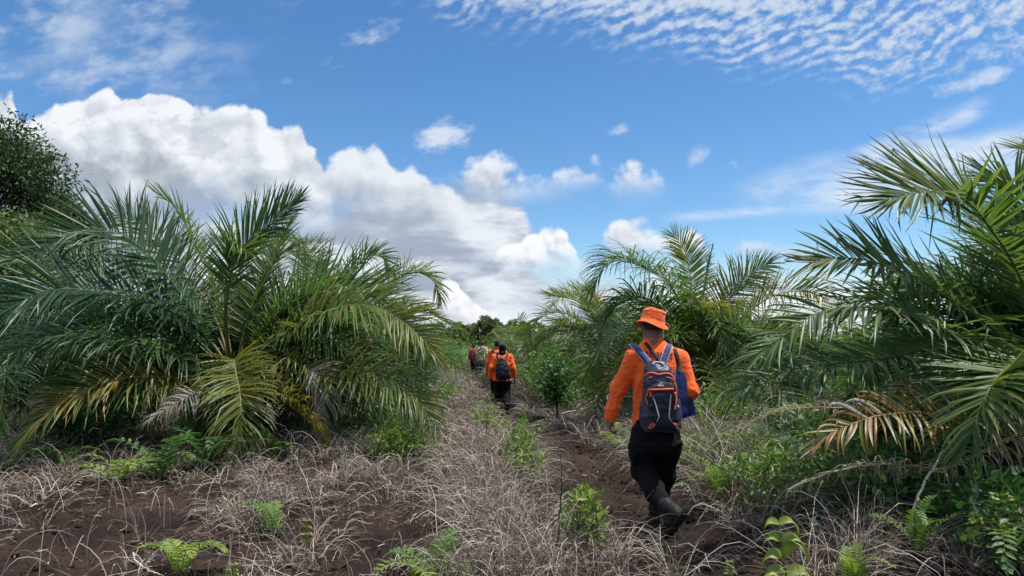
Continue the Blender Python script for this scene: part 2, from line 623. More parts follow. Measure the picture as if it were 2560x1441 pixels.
PALM = [(0.0, (0.38, 0.35, 0.32)), (0.10, (0.27, 0.22, 0.17)), (0.16, (0.24, 0.11, 0.03)), (0.28, (0.20, 0.16, 0.03)),
        (0.42, (0.110, 0.140, 0.030)), (0.60, (0.058, 0.112, 0.032)), (0.80, (0.036, 0.084, 0.038)), (1.0, (0.021, 0.055, 0.033))]
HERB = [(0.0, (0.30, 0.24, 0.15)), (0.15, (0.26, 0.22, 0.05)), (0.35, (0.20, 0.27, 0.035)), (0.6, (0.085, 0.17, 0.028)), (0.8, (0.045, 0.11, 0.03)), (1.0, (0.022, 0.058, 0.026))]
M = {}
M['palm'] = leaf_mat("palm_leaf", PALM, rough=0.40, trans=0.36, gain=2.1, spec=0.42)
M['herb'] = leaf_mat("herb_leaf", HERB, rough=0.5, trans=0.34, gain=1.7)
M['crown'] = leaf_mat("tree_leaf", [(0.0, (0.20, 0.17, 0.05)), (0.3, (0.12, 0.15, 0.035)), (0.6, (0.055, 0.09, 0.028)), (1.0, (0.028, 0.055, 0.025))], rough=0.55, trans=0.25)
M['straw'] = leaf_mat("dry_grass", [(0.0, (0.055, 0.036, 0.028)), (0.3, (0.125, 0.092, 0.077)), (0.65, (0.32, 0.263, 0.230)), (1.0, (0.57, 0.505, 0.455))], rough=0.75, trans=0.12, gain=1.0, spec=0.2)
M['rachis'] = leaf_mat("palm_rachis", [(0.0, (0.25, 0.2, 0.15)), (0.3, (0.22, 0.15, 0.03)), (0.6, (0.12, 0.11, 0.03)), (1.0, (0.035, 0.035, 0.018))], rough=0.5, trans=0.0)
M['bark'] = plain_mat("bark", (0.09, 0.07, 0.055), 0.9, 0.2, 0.5, 12, 0.6, 40, 0.02)
M['twig'] = plain_mat("pale_twig", (0.48, 0.43, 0.36), 0.7, 0.3, 0.25, 15, 0.3, 90, 0.003)
M['dark_twig'] = plain_mat("dark_twig", (0.030, 0.022, 0.018), 0.8, 0.2, 0.4, 15)


# ------------------------------------------------------------------ ground
def gp(px, py, z=0.0):
    x, y, zz = ray(px, py)
    k = (EYE - z) / -zz
    return x * k, y * k


PATH = sorted([gp(*p)[::-1] for p in ((1900, 1560), (1800, 1450), (1690, 1335), (1560, 1215), (1450, 1130), (1365, 1085), (1300, 1048), (1265, 1024), (1245, 985), (1215, 950), (1190, 930), (1170, 905))] + [(60, -3.5), (150, -9)])
PATH_Y, PATH_X = [p[0] for p in PATH], [p[1] for p in PATH]
BAND = sorted([gp(*p)[::-1] for p in ((1330, 1470), (1290, 1350), (1240, 1220), (1210, 1120), (1195, 1040), (1170, 980), (1150, 940))] + [(60, -7), (150, -20)])
BAND_Y, BAND_X = [p[0] for p in BAND], [p[1] for p in BAND]


TRACK = sorted([gp(*p)[::-1] for p in ((930, 1400), (1000, 1280), (1060, 1180), (1100, 1100), (1112, 1040), (1118, 1000), (1135, 960))] + [(60, -9), (150, -24)])


def track_x(y):
    return np.interp(y, [p[0] for p in TRACK], [p[1] for p in TRACK])


def path_x(y):
    return np.interp(y, PATH_Y, PATH_X)


def band_x(y):
    return np.interp(y, BAND_Y, BAND_X)


def gz(x, y):
    x, y = np.asarray(x, float), np.asarray(y, float)
    near = 1 - sstep(np.hypot(x, y), 40, 90)
    z = -0.16 * sstep(y, 8, 16) - 0.20 * sstep(y, 16, 36)
    dp = x - path_x(y)
    z = z - 0.075 * np.exp(-(dp / 0.34) ** 2) * near
    z = z + 0.085 * np.exp(-((x - band_x(y)) / 0.33) ** 2) * near
    z = z - 0.04 * np.exp(-((x - track_x(y)) / 0.25) ** 2) * near
    z = z + 0.10 * sstep(dp, 0.45, 1.4) * near
    z = z + (0.16 * fbm(x * 0.45, y * 0.45, 3) + 0.075 * fbm(x * 2.1, y * 2.1, 9, 4) + 0.045 * fbm(x * 8, y * 8, 21, 3) + 0.02 * fbm(x * 24, y * 24, 25, 2)) * near
    wman = np.exp(-((x - 1.24) / 0.36) ** 2 - ((y - 5.4) / 0.8) ** 4)
    return z * (1 - wman) - 0.03 * wman


def gpz(px, py):
    """ground point under a line of sight, following the relief"""
    z = 0.0
    for _ in range(6):
        x, y = gp(px, py, z)
        z = float(gz(x, y))
    return Vector((x, y, z))


def build_ground():
    r = np.concatenate([[0.0], np.geomspace(0.8, 3.0, 12), np.geomspace(3.05, 45, 420), np.geomspace(46, 4000, 60)])
    a = np.concatenate([np.linspace(-48, 48, 560), np.linspace(50, 310, 60)])
    A = np.radians(a)
    X = r[:, None] * np.sin(A)[None]
    Y = r[:, None] * np.cos(A)[None]
    Z = gz(X, Y)
    n, k = X.shape
    idx = np.arange(n * k).reshape(n, k)
    nx = np.roll(idx, -1, axis=1)
    quads = np.stack([idx[:-1], idx[1:], nx[1:], nx[:-1]], axis=-1).reshape(-1, 4)
    mb = MB().add(np.stack([X, Y, Z], -1), quads)
    m, t, b, out = new_mat("peat_soil")
    n1 = noise_tex(t, 1.3, 6)
    n2 = noise_tex(t, 38.0, 5, rough=0.7)
    n3 = noise_tex(t, 160.0, 3, rough=0.7)
    c1 = ramp(t, n1, [(0.32, (0.014, 0.011, 0.010)), (0.5, (0.033, 0.021, 0.017)), (0.7, (0.058, 0.037, 0.028))])
    c2 = ramp(t, n2, [(0.35, (0.55, 0.55, 0.55)), (0.55, (1.0, 1.0, 1.0)), (0.75, (1.7, 1.6, 1.5))])
    mx = t.nodes.new('ShaderNodeMix')
    mx.data_type = 'RGBA'
    mx.blend_type = 'MULTIPLY'
    mx.inputs[0].default_value = 1.0
    t.links.new(c1, mx.inputs[6])
    t.links.new(c2, mx.inputs[7])
    # far off the soil is hidden by low scrub
    geo = t.nodes.new('ShaderNodeNewGeometry')
    sp = t.nodes.new('ShaderNodeSeparateXYZ')
    t.links.new(geo.outputs['Position'], sp.inputs[0])
    far = smooth(NV(sp.outputs[1]), 35.0, 90.0)
    col = mixc(far, NV(mx.outputs[2]), (0.055, 0.085, 0.03))
    t.links.new(col.s, b.inputs['Base Color'])
    b.inputs['Roughness'].default_value = 0.95
    b.inputs['Specular IOR Level'].default_value = 0.15
    hsum = NV(n2) * 0.7 + NV(n3) * 0.3
    bump(t, b, hsum.s, 0.9, 0.03)
    o = mb.build("ground", m)
    tag(o, kind="structure")


build_ground()


# ------------------------------------------------------------------ strands
def strands(mb, base, az, lean, length, width, rng, tint, bend=1.0, seg=5, curl=0.5, floor=True):
    """thin curved blades: base (n,3); lean from the vertical; gravity bends them over"""
    n = len(base)
    d = np.stack([np.sin(az) * np.sin(lean), np.cos(az) * np.sin(lean), np.cos(lean)], -1)
    side = unit(np.cross(d, rng.normal(size=(n, 3))))
    crl = side * (rng.normal(size=(n, 1)) * curl * 0.6)
    P = [np.array(base, float)]
    L = (length / seg)[:, None]
    for k in range(seg):
        P.append(P[-1] + d * L)
        g = np.zeros((n, 3))
        g[:, 2] = -bend * 0.16 * (k + 1) * (0.6 + 0.8 * rng.random(n))
        d = unit(d + g + crl * 0.22 + rng.normal(size=(n, 3)) * 0.085)
    P = np.stack(P, 1)
    if floor:
        zf = gz(P[..., 0], P[..., 1]) + 0.006
        P[..., 2] = np.maximum(P[..., 2], zf + 0.012 * rng.random((n, 1)))
    prof = np.interp(np.linspace(0, 1, seg + 1), [0, 0.3, 0.75, 1], [0.9, 1.0, 0.75, 0.15])
    wv = unit(np.cross(P[:, -1] - P[:, 0], rng.normal(size=(n, 3))))
    W = wv[:, None, :] * (width[:, None] * prof[None])[..., None] * 0.5
    mb.strips(P, W, tint=tint)


# ------------------------------------------------------------------ oil palms
def catmull(pts, n):
    P = np.array([tuple(p) for p in pts], float)
    P = np.vstack([2 * P[0] - P[1], P, 2 * P[-1] - P[-2]])
    out = []
    for i in range(1, len(P) - 2):
        p0, p1, p2, p3 = P[i - 1], P[i], P[i + 1], P[i + 2]
        for s in np.linspace(0, 1, 24, endpoint=False):
            out.append(0.5 * ((2 * p1) + (-p0 + p2) * s + (2 * p0 - 5 * p1 + 4 * p2 - p3) * s * s + (-p0 + 3 * p1 - 3 * p2 + p3) * s ** 3))
    out.append(P[-2])
    out = np.array(out)
    d = np.concatenate([[0], np.cumsum(np.linalg.norm(np.diff(out, axis=0), axis=1))])
    t = np.linspace(0, d[-1], n)
    return np.stack([np.interp(t, d, out[:, j]) for j in range(3)], -1), d[-1]


def frond(parent, pts, rng, lmax=0.62, tint=0.65, droop=0.8, nleaf=78, start=0.2, seg=4, width=0.030, erect=0.35, dead_tip=0.0,
          stem=0.020, tint_var=0.10, spread=1.0, name="frond", ratio=1.0, mat='palm', ragged=0.05, twist=None, stiff=0.5):
    """one feather leaf: leaflets in ranks along a rachis, the rachis a piece of it"""
    if nleaf >= 40:
        nleaf, lmax, width = int(nleaf * 1.65), lmax * 1.2, width * 0.92
    C, L = catmull(pts, 48)
    T = unit(np.gradient(C, axis=0))
    outw = C[-1] - C[0]
    outw[2] = 0
    outw = outw / (np.linalg.norm(outw) + 1e-6)
    h = np.array([0, 0, 1.0]) - 0.55 * outw
    N = unit(h[None] - (T @ h)[:, None] * T)
    S = np.cross(T, N)
    tw0 = RAD(twist if twist is not None else rng.normal() * 28)
    tws = tw0 * np.linspace(0.35, 1.1, len(T))[:, None]
    N, S = N * np.cos(tws) + S * np.sin(tws), S * np.cos(tws) - N * np.sin(tws)
    mb = MB()
    s = np.concatenate([np.linspace(start, 0.995, nleaf)] * 2) + rng.normal(size=2 * nleaf) * 0.002
    sd = np.concatenate([np.ones(nleaf), -np.ones(nleaf)])
    keep = rng.random(2 * nleaf) > ragged
    s, sd = np.clip(s[keep], 0, 1), sd[keep]
    n = len(s)
    q = (s - start) / (1 - start)
    f = s * (len(C) - 1)
    i0 = np.clip(f.astype(int), 0, len(C) - 2)
    w = (f - i0)[:, None]

    def ip(A):
        return A[i0] * (1 - w) + A[i0 + 1] * w

    p0, t_, n_, s_ = ip(C), unit(ip(T)), unit(ip(N)), unit(ip(S))
    a = np.radians(np.interp(q, [0, 0.1, 0.5, 0.85, 1], [76, 70, 58, 42, 14]) * spread + rng.normal(size=n) * 3.5)
    rank = rng.integers(0, 3, n)
    b = np.radians(np.array([20.0, 7.0, -6.0])[rank] + rng.normal(size=n) * 4) + erect * 0.6
    d = t_ * np.cos(a)[:, None] + (sd[:, None] * s_ * np.cos(b)[:, None] + n_ * np.sin(b)[:, None]) * np.sin(a)[:, None]
    ll = lmax * np.interp(q, [0, 0.05, 0.3, 0.6, 0.9, 1], [0.25, 0.6, 1.0, 0.95, 0.62, 0.45]) * (1 + rng.normal(size=n) * 0.06)
    P = [p0]
    g = droop * (0.75 + 0.5 * rng.random(n)) * np.where(rank == 0, 0.8, 1.1)
    wig = rng.normal(size=(n, 3)) * 0.03
    for k in range(seg):
        P.append(P[-1] + d * (ll / seg)[:, None])
        dd = np.zeros((n, 3))
        dd[:, 2] = -g * 0.24 * (k + 0.35) ** 1.3 * 4 / seg / seg * 2
        d = unit(d + dd + wig * (k + 1))
        kink = (rng.random(n) < 0.05) & (k >= 1)
        d[kink] = unit(d[kink] * 0.4 + rng.normal(size=(int(kink.sum()), 3)) * 0.25 + np.array([0, 0, -0.8]))
    P = np.stack(P, 1)
    zf = P[..., 2] * 0 + -1e3
    low = P[..., 2].min() < 0.4
    if low:
        P[..., 2] = np.maximum(P[..., 2], gz(P[..., 0], P[..., 1]) + 0.02)
    tw = rng.normal(size=n)[:, None] * 0.4
    D0 = unit(P[:, 1] - P[:, 0])
    wv = unit(t_ - (np.sum(t_ * D0, 1)[:, None]) * D0)
    nv = np.cross(wv, D0)
    wv2 = unit(wv * np.cos(tw) + nv * np.sin(tw))
    nv2 = np.cross(wv2, D0)
    prof = np.interp(np.linspace(0, 1, seg + 1), [0, 0.2, 0.55, 0.85, 1], [0.55, 1.0, 0.9, 0.5, 0.04])
    wd = width * np.interp(q, [0, 0.1, 0.8, 1], [0.5, 1, 0.9, 0.6]) * (0.85 + 0.3 * rng.random(n))
    W = wv2[:, None, :] * (wd[:, None] * prof[None])[..., None] * 0.5
    Nn = nv2[:, None, :] * (wd[:, None] * prof[None])[..., None] * 0.5
    tn = np.clip(tint + rng.normal(size=n) * tint_var * 0.6 + 0.06 * (rank - 1), 0, 1)
    if dead_tip > 0:
        tn = np.where(q > 1 - dead_tip, np.clip(rng.random(n) * 0.10, 0, 1), tn)
    tnk = np.repeat(tn[:, None], seg + 1, 1)
    brown = rng.random(n) < np.interp(tint, [0.22, 0.45], [0.5, 0.07])          # withered leaflet tips
    tnk[brown, -1] = np.minimum(tnk[brown, -1], 0.12)
    mb.strips(P, W, N=Nn, fold=0.45, tint=tnk)
    fo = mb.build(name, M[mat], parent)
    r = MB()
    k = 16
    ci = np.linspace(0, len(C) - 1, k).astype(int)
    rt = np.clip(np.interp(tint, [0.0, 0.2, 0.45, 0.7, 1], [0.0, 0.35, 0.5, 0.8, 1.0]), 0, 1)
    r.tube(C[ci], np.interp(np.linspace(0, 1, k), [0, 0.18, 0.5, 1], [1.7, 1.0, 0.6, 0.12]) * stem, 6, tint=rt)
    r.build("rachis", M['rachis'], fo)
    return fo


def free_frond(base, az, elev, length, bend, rng, n=7):
    """a rachis that leaves the crown at an elevation and bows under its weight"""
    d = np.array([math.sin(az) * math.cos(elev), math.cos(az) * math.cos(elev), math.sin(elev)])
    side = np.array([math.cos(az), -math.sin(az), 0]) * rng.normal() * 0.05
    P = [np.array(tuple(base), float)]
    for k in range(n):
        P.append(P[-1] + d * length / n)
        d = d + np.array([0, 0, -bend * 0.10 * (k + 1)]) + side
        d /= np.linalg.norm(d)
    return P


def palm_stub(parent, base, zc, rng, r=0.16):
    """short trunk wrapped in old leaf bases"""
    mb = MB()
    z0 = float(gz(base[0], base[1])) - 0.05
    h = max(zc - z0, 0.15)
    k = 7
    pts = [(base[0], base[1], z0 + h * i / (k - 1)) for i in range(k)]
    mb.tube(pts, np.interp(np.linspace(0, 1, k), [0, 0.3, 0.8, 1], [1.25, 1.1, 1.0, 0.6]) * r, 10, tint=0.3)
    for i in range(26):
        a, hh = rng.random() * 6.28, rng.random()
        p = np.array([base[0] + math.cos(a) * r, base[1] + math.sin(a) * r, z0 + hh * h])
        o = np.array([math.cos(a), math.sin(a), 0.9])
        mb.tube([p, p + o * 0.09, p + o * 0.17 + np.array([0, 0, 0.06])], [0.05, 0.035, 0.012], 5, tint=rng.random() * 0.4)
    return mb.build("trunk", M['rachis'], parent)


def palm(label, group, base_px, Y, fronds, n_rand, seed, zc=None, rand=None, leaf=None, name="oil_palm"):
    rng = np.random.default_rng(seed)
    b = at(base_px[0], base_px[1], Y)
    if zc is not None:
        b.z = zc
    z0 = float(gz(b.x, b.y))
    root = empty(name, (b.x, b.y, z0), label, "palm", group)
    palm_stub(root, (b.x, b.y), b.z, rng)
    for tr in fronds:
        pts, kw = tr
        frond(root, [b] + [at(*p) for p in pts], rng, **kw)
    rd = dict(len=(2.6, 3.4), az=(0, 360), lmax=(0.5, 0.7), el=(35, 85), bend=(0.8, 1.6), tint=(0.5, 0.85))
    rd.update(rand or {})
    for i in range(n_rand):
        az = RAD(rd['az'][0] + (rd['az'][1] - rd['az'][0]) * ((i * 0.618034 + rng.random() * 0.12) % 1.0))
        t = (i + 0.5) / n_rand
        el = RAD(rd['el'][0] + (rd['el'][1] - rd['el'][0]) * t + rng.normal() * 4)
        u = rng.random(6)
        kw = dict(lmax=rd['lmax'][0] + (rd['lmax'][1] - rd['lmax'][0]) * u[0], tint=rd['tint'][0] + (rd['tint'][1] - rd['tint'][0]) * u[1],
                  droop=0.5 + 0.8 * (1 - t))
        kw.update(leaf or {})
        ln = rd['len'][0] + (rd['len'][1] - rd['len'][0]) * u[2]
        frond(root, free_frond(b, az, el, ln, rd['bend'][0] + (rd['bend'][1] - rd['bend'][0]) * u[3], rng), rng, **kw)
    return root


D = dict
LEFT = [
    ([(520, 850, 9.8), (470, 770, 9.5), (405, 673, 9.2), (335, 605, 9.0), (262, 572, 8.8), (180, 582, 8.6), (100, 625, 8.4)], D(lmax=.74, tint=.82, droop=.35, erect=.25, nleaf=64, width=.040, twist=-66)),
    ([(560, 790, 10.3), (520, 672, 10.6), (487, 606, 10.7), (442, 524, 10.8), (392, 482, 10.8)], D(lmax=.60, tint=.56, droop=.12, nleaf=52, erect=0.1, twist=35)),
    ([(500, 830, 9.4), (420, 775, 9.0), (337, 745, 8.7), (200, 724, 8.3), (112, 728, 8.0), (20, 780, 7.8), (-40, 850, 7.7)], D(lmax=.72, tint=.95, droop=.5, nleaf=64, width=.040, twist=-55)),
    ([(420, 800, 9.8), (250, 690, 9.4), (120, 640, 9.2), (20, 640, 9.0), (-80, 690, 8.9)], D(lmax=.70, tint=.70, droop=.4, twist=-50, nleaf=56)),
    ([(520, 920, 9.4), (459, 895, 9.0), (344, 857, 8.6), (220, 840, 8.3), (92, 862, 8.0), (0, 905, 7.8), (-60, 960, 7.7)], D(lmax=.66, tint=.74, droop=1.5, erect=.05, nleaf=74, twist=-30)),
    ([(520, 955, 9.3), (436, 946, 9.0), (344, 942, 8.6), (257, 955, 8.3), (183, 988, 8.1), (138, 1016, 8.0), (90, 1065, 7.9), (50, 1112, 7.8)], D(lmax=.58, tint=.37, droop=.9, erect=.15, nleaf=60, twist=-45)),
    ([(541, 991, 9.0), (500, 985, 8.8), (463, 996, 8.6), (408, 1028, 8.4), (376, 1050, 8.3)], D(lmax=.34, tint=.02, droop=4.0, nleaf=44, width=.016, seg=6, start=.3, tint_var=.03)),
    ([(570, 860, 9.8), (566, 780, 9.6), (573, 710, 9.4), (590, 640, 9.3), (625, 600, 9.3), (680, 555, 9.5), (745, 505, 9.8)], D(lmax=.62, tint=.60, droop=.15, start=.42, nleaf=62, spread=.7)),
    ([(566, 860, 9.7), (562, 780, 9.5), (566, 700, 9.3), (585, 640, 9.15), (600, 632, 9.05)], D(lmax=.88, tint=.57, droop=2.6, start=.82, nleaf=32, spread=.5, seg=6, width=.022, erect=0, twist=0)),
    ([(584, 900, 9.3), (590, 938, 8.9), (600, 985, 8.6), (602, 1060, 8.4), (590, 1130, 8.3)], D(lmax=.58, tint=.43, droop=1.0, nleaf=60)),
    ([(660, 870, 9.7), (734, 819, 9.5), (811, 780, 9.3), (884, 763, 9.1), (957, 775, 9.0), (1006, 805, 8.9), (1060, 850, 8.8), (1100, 905, 8.8)], D(lmax=.66, tint=.46, droop=.8, nleaf=84, erect=.15, twist=52)),
    ([(700, 950, 9.6), (836, 928, 9.2), (933, 941, 8.9), (1006, 970, 8.7), (1054, 1010, 8.6), (1085, 1080, 8.5)], D(lmax=.58, tint=.48, droop=.8, nleaf=80, erect=.1, twist=50)),
    ([(620, 925, 9.7), (651, 911, 9.5), (714, 907, 9.3), (763, 921, 9.2), (797, 945, 9.1), (812, 1000, 9.05), (802, 1060, 9.0)], D(lmax=.48, tint=.42, droop=2.2, dead_tip=.42, seg=6)),
    ([(660, 820, 10.2), (740, 757, 10.4), (830, 727, 10.5), (920, 737, 10.5), (990, 785, 10.4)], D(lmax=.90, tint=.62, droop=.2, erect=.3, nleaf=64, twist=60)),
    ([(620, 800, 10.6), (650, 700, 10.9), (690, 640, 11.2), (735, 630, 11.4), (790, 670, 11.5)], D(lmax=.7, tint=.55, droop=.8)),
    ([(520, 870, 10.4), (440, 760, 10.8), (350, 690, 11.1), (250, 650, 11.3), (170, 660, 11.4)], D(lmax=.7, tint=.75, droop=.7)),
    ([(640, 980, 9.3), (700, 1000, 9.0), (760, 1040, 8.8), (800, 1090, 8.7)], D(lmax=.5, tint=.30, droop=1.6)),
    ([(540, 800, 10.2), (480, 700, 10.5), (420, 620, 10.7), (350, 560, 10.9), (270, 530, 11.0)], D(lmax=.62, tint=.55, droop=.25, twist=-50)),
    ([(480, 900, 9.6), (400, 830, 9.4), (300, 800, 9.2), (180, 800, 9.0), (60, 840, 8.9)], D(lmax=.7, tint=.88, droop=.8, twist=-40)),
    ([(470, 960, 9.5), (380, 930, 9.3), (280, 940, 9.1), (180, 990, 9.0), (110, 1050, 8.9)], D(lmax=.6, tint=.8, droop=1.2)),
    ([(610, 830, 10.2), (640, 740, 10.4), (670, 670, 10.6), (700, 610, 10.8), (725, 560, 11.0)], D(lmax=.6, tint=.52, droop=.3)),
    ([(560, 940, 9.4), (540, 960, 9.1), (510, 1010, 8.9), (480, 1080, 8.8)], D(lmax=.5, tint=.6, droop=1.2)),
    ([(650, 900, 9.8), (720, 860, 9.8), (800, 850, 9.7), (880, 880, 9.6), (940, 940, 9.5)], D(lmax=.6, tint=.62, droop=1.2)),
]
palm("large oil palm behind the bare left clearing, a grey dead frond at its base", "oil palms", (585, 945), 10.0, LEFT, 28, 11,
     rand=D(el=(6, 62), len=(2.4, 3.3), az=(-112, 112), tint=(.45, .82)), leaf=D(nleaf=56))
BACK = [
    ([(830, 800, 12.6), (870, 700, 12.8), (915, 645, 13.0), (955, 640, 13.1), (975, 680, 13.2)], D(lmax=.5, tint=.55, droop=.9)),
    ([(880, 820, 12.6), (950, 735, 12.8), (1020, 684, 13.0), (1075, 692, 13.1), (1102, 745, 13.2)], D(lmax=.6, tint=.50, droop=1.3)),
    ([(900, 850, 12.4), (980, 795, 12.6), (1060, 782, 12.8), (1115, 805, 12.9)], D(lmax=.6, tint=.50, droop=1.0)),
    ([(880, 900, 12.2), (960, 860, 12.2), (1040, 860, 12.2), (1095, 900, 12.2)], D(lmax=.6, tint=.35, droop=1.6)),
    ([(800, 760, 12.6), (780, 680, 12.8), (770, 620, 13.0), (740, 600, 13.2)], D(lmax=.6, tint=.60, droop=.6)),
]
palm("dense oil palm behind the large palm's right fronds, its tips near the path", "oil palms", (815, 945), 12.5, BACK, 24, 12, rand=D(el=(5, 70), len=(2.2, 3.0)), leaf=D(nleaf=52))
palm("oil palm at the left frame edge under the tall broadleaf tree", "oil palms", (-70, 930), 11.5, [], 20, 13, rand=D(el=(5, 70), len=(2.4, 3.2)), leaf=D(nleaf=56))
palm("oil palm half hidden behind the clearing palm, right of the tall tree", "oil palms", (330, 925), 13.0, [], 18, 14, rand=D(el=(10, 60), len=(2.2, 2.9)), leaf=D(nleaf=50))

RIGHT = [
    ([(2610, 860, 5.9), (2560, 716, 5.7), (2518, 633, 5.6), (2472, 564, 5.5), (2431, 514, 5.45), (2390, 487, 5.4), (2335, 478, 5.3), (2265, 487, 5.2), (2212, 500, 5.15)], D(lmax=.76, tint=0.55, droop=.12, nleaf=80, erect=.1, width=.036, twist=-40)),
    ([(2560, 880, 5.8), (2449, 798, 5.6), (2344, 729, 5.5), (2289, 693, 5.4), (2229, 670, 5.3), (2161, 650, 5.2), (2096, 643, 5.15), (2023, 658, 5.1)], D(lmax=.50, tint=0.57, droop=.2, nleaf=62, erect=.12, width=.036, twist=-52)),
    ([(2540, 920, 5.6), (2450, 870, 5.4), (2367, 825, 5.2), (2298, 795, 5.1), (2238, 778, 5.0), (2161, 768, 4.95), (2083, 770, 4.9), (2023, 792, 4.85), (1955, 844, 4.8), (1885, 890, 4.75)], D(lmax=.44, tint=0.61, droop=.6, nleaf=66, erect=.1, twist=-40)),
    ([(2500, 900, 5.6), (2380, 862, 5.4), (2333, 866, 5.3), (2234, 893, 5.2), (2126, 906, 5.1), (2019, 917, 5.0), (1932, 932, 4.95), (1868, 962, 4.9), (1830, 1005, 4.9)], D(lmax=.38, tint=0.65, droop=1.1, nleaf=70, erect=.05, twist=-35)),
    ([(2600, 900, 5.2), (2549, 902, 4.9), (2514, 923, 4.7), (2484, 958, 4.55), (2458, 1001, 4.45), (2440, 1048, 4.4), (2425, 1100, 4.4)], D(lmax=.54, tint=0.55, droop=.45, nleaf=64, start=.3, width=.032, twist=10)),
    ([(2460, 1050, 5.2), (2363, 1040, 4.95), (2299, 1031, 4.8), (2234, 1035, 4.7), (2174, 1044, 4.6), (2126, 1061, 4.55), (2083, 1079, 4.5), (2045, 1110, 4.5)], D(lmax=.36, tint=0.20, droop=1.6, nleaf=40, tint_var=.12, seg=6)),
    ([(2380, 1165, 4.9), (2256, 1160, 4.8), (2126, 1169, 4.7), (2040, 1195, 4.65), (1985, 1218, 4.6)], D(lmax=.26, tint=0.06, droop=4.0, nleaf=50, width=.012, seg=6, tint_var=.05)),
    ([(2350, 1060, 6.2), (2200, 1030, 6.4), (2080, 1020, 6.4), (1960, 1025, 6.4), (1890, 1050, 6.4)], D(lmax=.30, tint=0.11, droop=3.5, nleaf=44, width=.011, seg=6, tint_var=.04, start=.35)),
    ([(2700, 820, 6.0), (2740, 620, 6.0), (2720, 490, 6.0), (2650, 400, 6.0), (2580, 380, 6.0)], D(lmax=.62, tint=0.51, droop=.3)),
    ([(2640, 780, 6.1), (2620, 640, 6.2), (2590, 540, 6.3), (2540, 470, 6.4), (2470, 440, 6.5)], D(lmax=.66, tint=0.57, droop=.2, twist=-35, nleaf=64)),
    ([(2600, 880, 6.4), (2510, 790, 6.8), (2410, 735, 7.1), (2300, 740, 7.4), (2220, 790, 7.5)], D(lmax=.6, tint=0.71, droop=.8)),
    ([(2620, 900, 6.4), (2560, 830, 6.8), (2480, 800, 7.1), (2380, 820, 7.4)], D(lmax=.6, tint=0.79, droop=.8)),
    ([(2600, 950, 5.6), (2520, 960, 5.3), (2440, 1010, 5.1), (2370, 1090, 5.0)], D(lmax=.5, tint=0.54, droop=1.3)),
    ([(2560, 960, 6.0), (2460, 940, 6.0), (2350, 960, 6.0), (2260, 1010, 6.0)], D(lmax=.5, tint=0.74, droop=1.5)),
    ([(2620, 800, 6.3), (2590, 690, 6.5), (2550, 600, 6.8), (2500, 560, 7.0)], D(lmax=.6, tint=0.57, droop=.4)),
]
palm("nearest oil palm, its long fronds reaching in over one brown frond and dark ferns", "oil palms", (2680, 1010), 6.0, RIGHT, 18, 15,
     rand=D(el=(8, 75), az=(-70, 60), len=(2.0, 2.8), tint=(.52, .82)), leaf=D(nleaf=56))

MID = [
    ([(1736, 850, 13), (1732, 770, 13), (1728, 720, 13), (1722, 667, 13), (1709, 621, 12.9), (1685, 588, 12.8)], D(lmax=.55, tint=0.40, droop=.7, start=.35, nleaf=52)),
    ([(1765, 860, 13), (1792, 780, 13), (1816, 743, 13), (1853, 703, 13), (1889, 676, 13), (1929, 658, 13)], D(lmax=.58, tint=0.45, droop=.8, start=.3, nleaf=52)),
    ([(1715, 850, 12.8), (1700, 760, 12.6), (1670, 706, 12.4), (1633, 680, 12.2), (1599, 660, 12.0), (1554, 650, 11.8), (1511, 667, 11.7), (1483, 719, 11.6)], D(lmax=.85, tint=0.62, droop=2.2, nleaf=70, start=.3, seg=5)),
    ([(1700, 860, 12.6), (1660, 780, 12.3), (1615, 746, 12.0), (1584, 743, 11.9), (1554, 752, 11.8), (1520, 790, 11.7)], D(lmax=.85, tint=0.66, droop=2.2, nleaf=64, start=.3, seg=5)),
    ([(1743, 835, 12.6), (1752, 789, 12.4), (1767, 768, 12.2), (1792, 780, 12.1), (1807, 829, 12.0)], D(lmax=.5, tint=0.34, droop=2.5, seg=5)),
    ([(1790, 860, 12.8), (1834, 783, 12.6), (1856, 771, 12.5), (1875, 800, 12.4)], D(lmax=.55, tint=0.42, droop=2.5, seg=5)),
    ([(1820, 840, 13.2), (1890, 765, 13.4), (1970, 730, 13.6), (2050, 738, 13.8), (2105, 790, 14)], D(lmax=.62, tint=0.38, droop=1.0)),
    ([(1830, 870, 12.8), (1900, 830, 12.6), (1980, 830, 12.4), (2040, 870, 12.3)], D(lmax=.6, tint=0.42, droop=1.6)),
    ([(1750, 800, 13.2), (1758, 740, 13.2), (1768, 680, 13.2), (1779, 626, 13.2)], D(lmax=.42, tint=0.65, droop=0, spread=.10, start=.5, nleaf=26, erect=0)),
    ([(1700, 880, 12.4), (1640, 850, 12.0), (1590, 860, 11.7), (1560, 900, 11.6)], D(lmax=.7, tint=0.52, droop=1.8)),
]
palm("tall oil palm behind the man in the orange bucket hat", "oil palms", (1745, 950), 13.0, MID, 20, 16, rand=D(el=(8, 75), len=(2.2, 2.8), tint=(.42, .75)), leaf=D(nleaf=46))
PLM = [
    ([(1500, 840, 18), (1485, 795, 17.8), (1456, 763, 17.6), (1420, 745, 17.4), (1372, 737, 17.3)], D(lmax=.75, tint=.45, droop=.5, nleaf=50)),
    ([(1506, 830, 18), (1500, 770, 18.2), (1475, 735, 18.4), (1440, 722, 18.6)], D(lmax=.7, tint=.42, droop=.5, nleaf=46)),
    ([(1490, 850, 17.5), (1450, 820, 17.2), (1400, 815, 17.0), (1350, 840, 16.9)], D(lmax=.75, tint=.48, droop=1.4, nleaf=46)),
    ([(1505, 880, 17.5), (1500, 870, 17.0), (1498, 895, 16.6), (1495, 930, 16.5)], D(lmax=.6, tint=.38, droop=1.0, nleaf=40)),
]
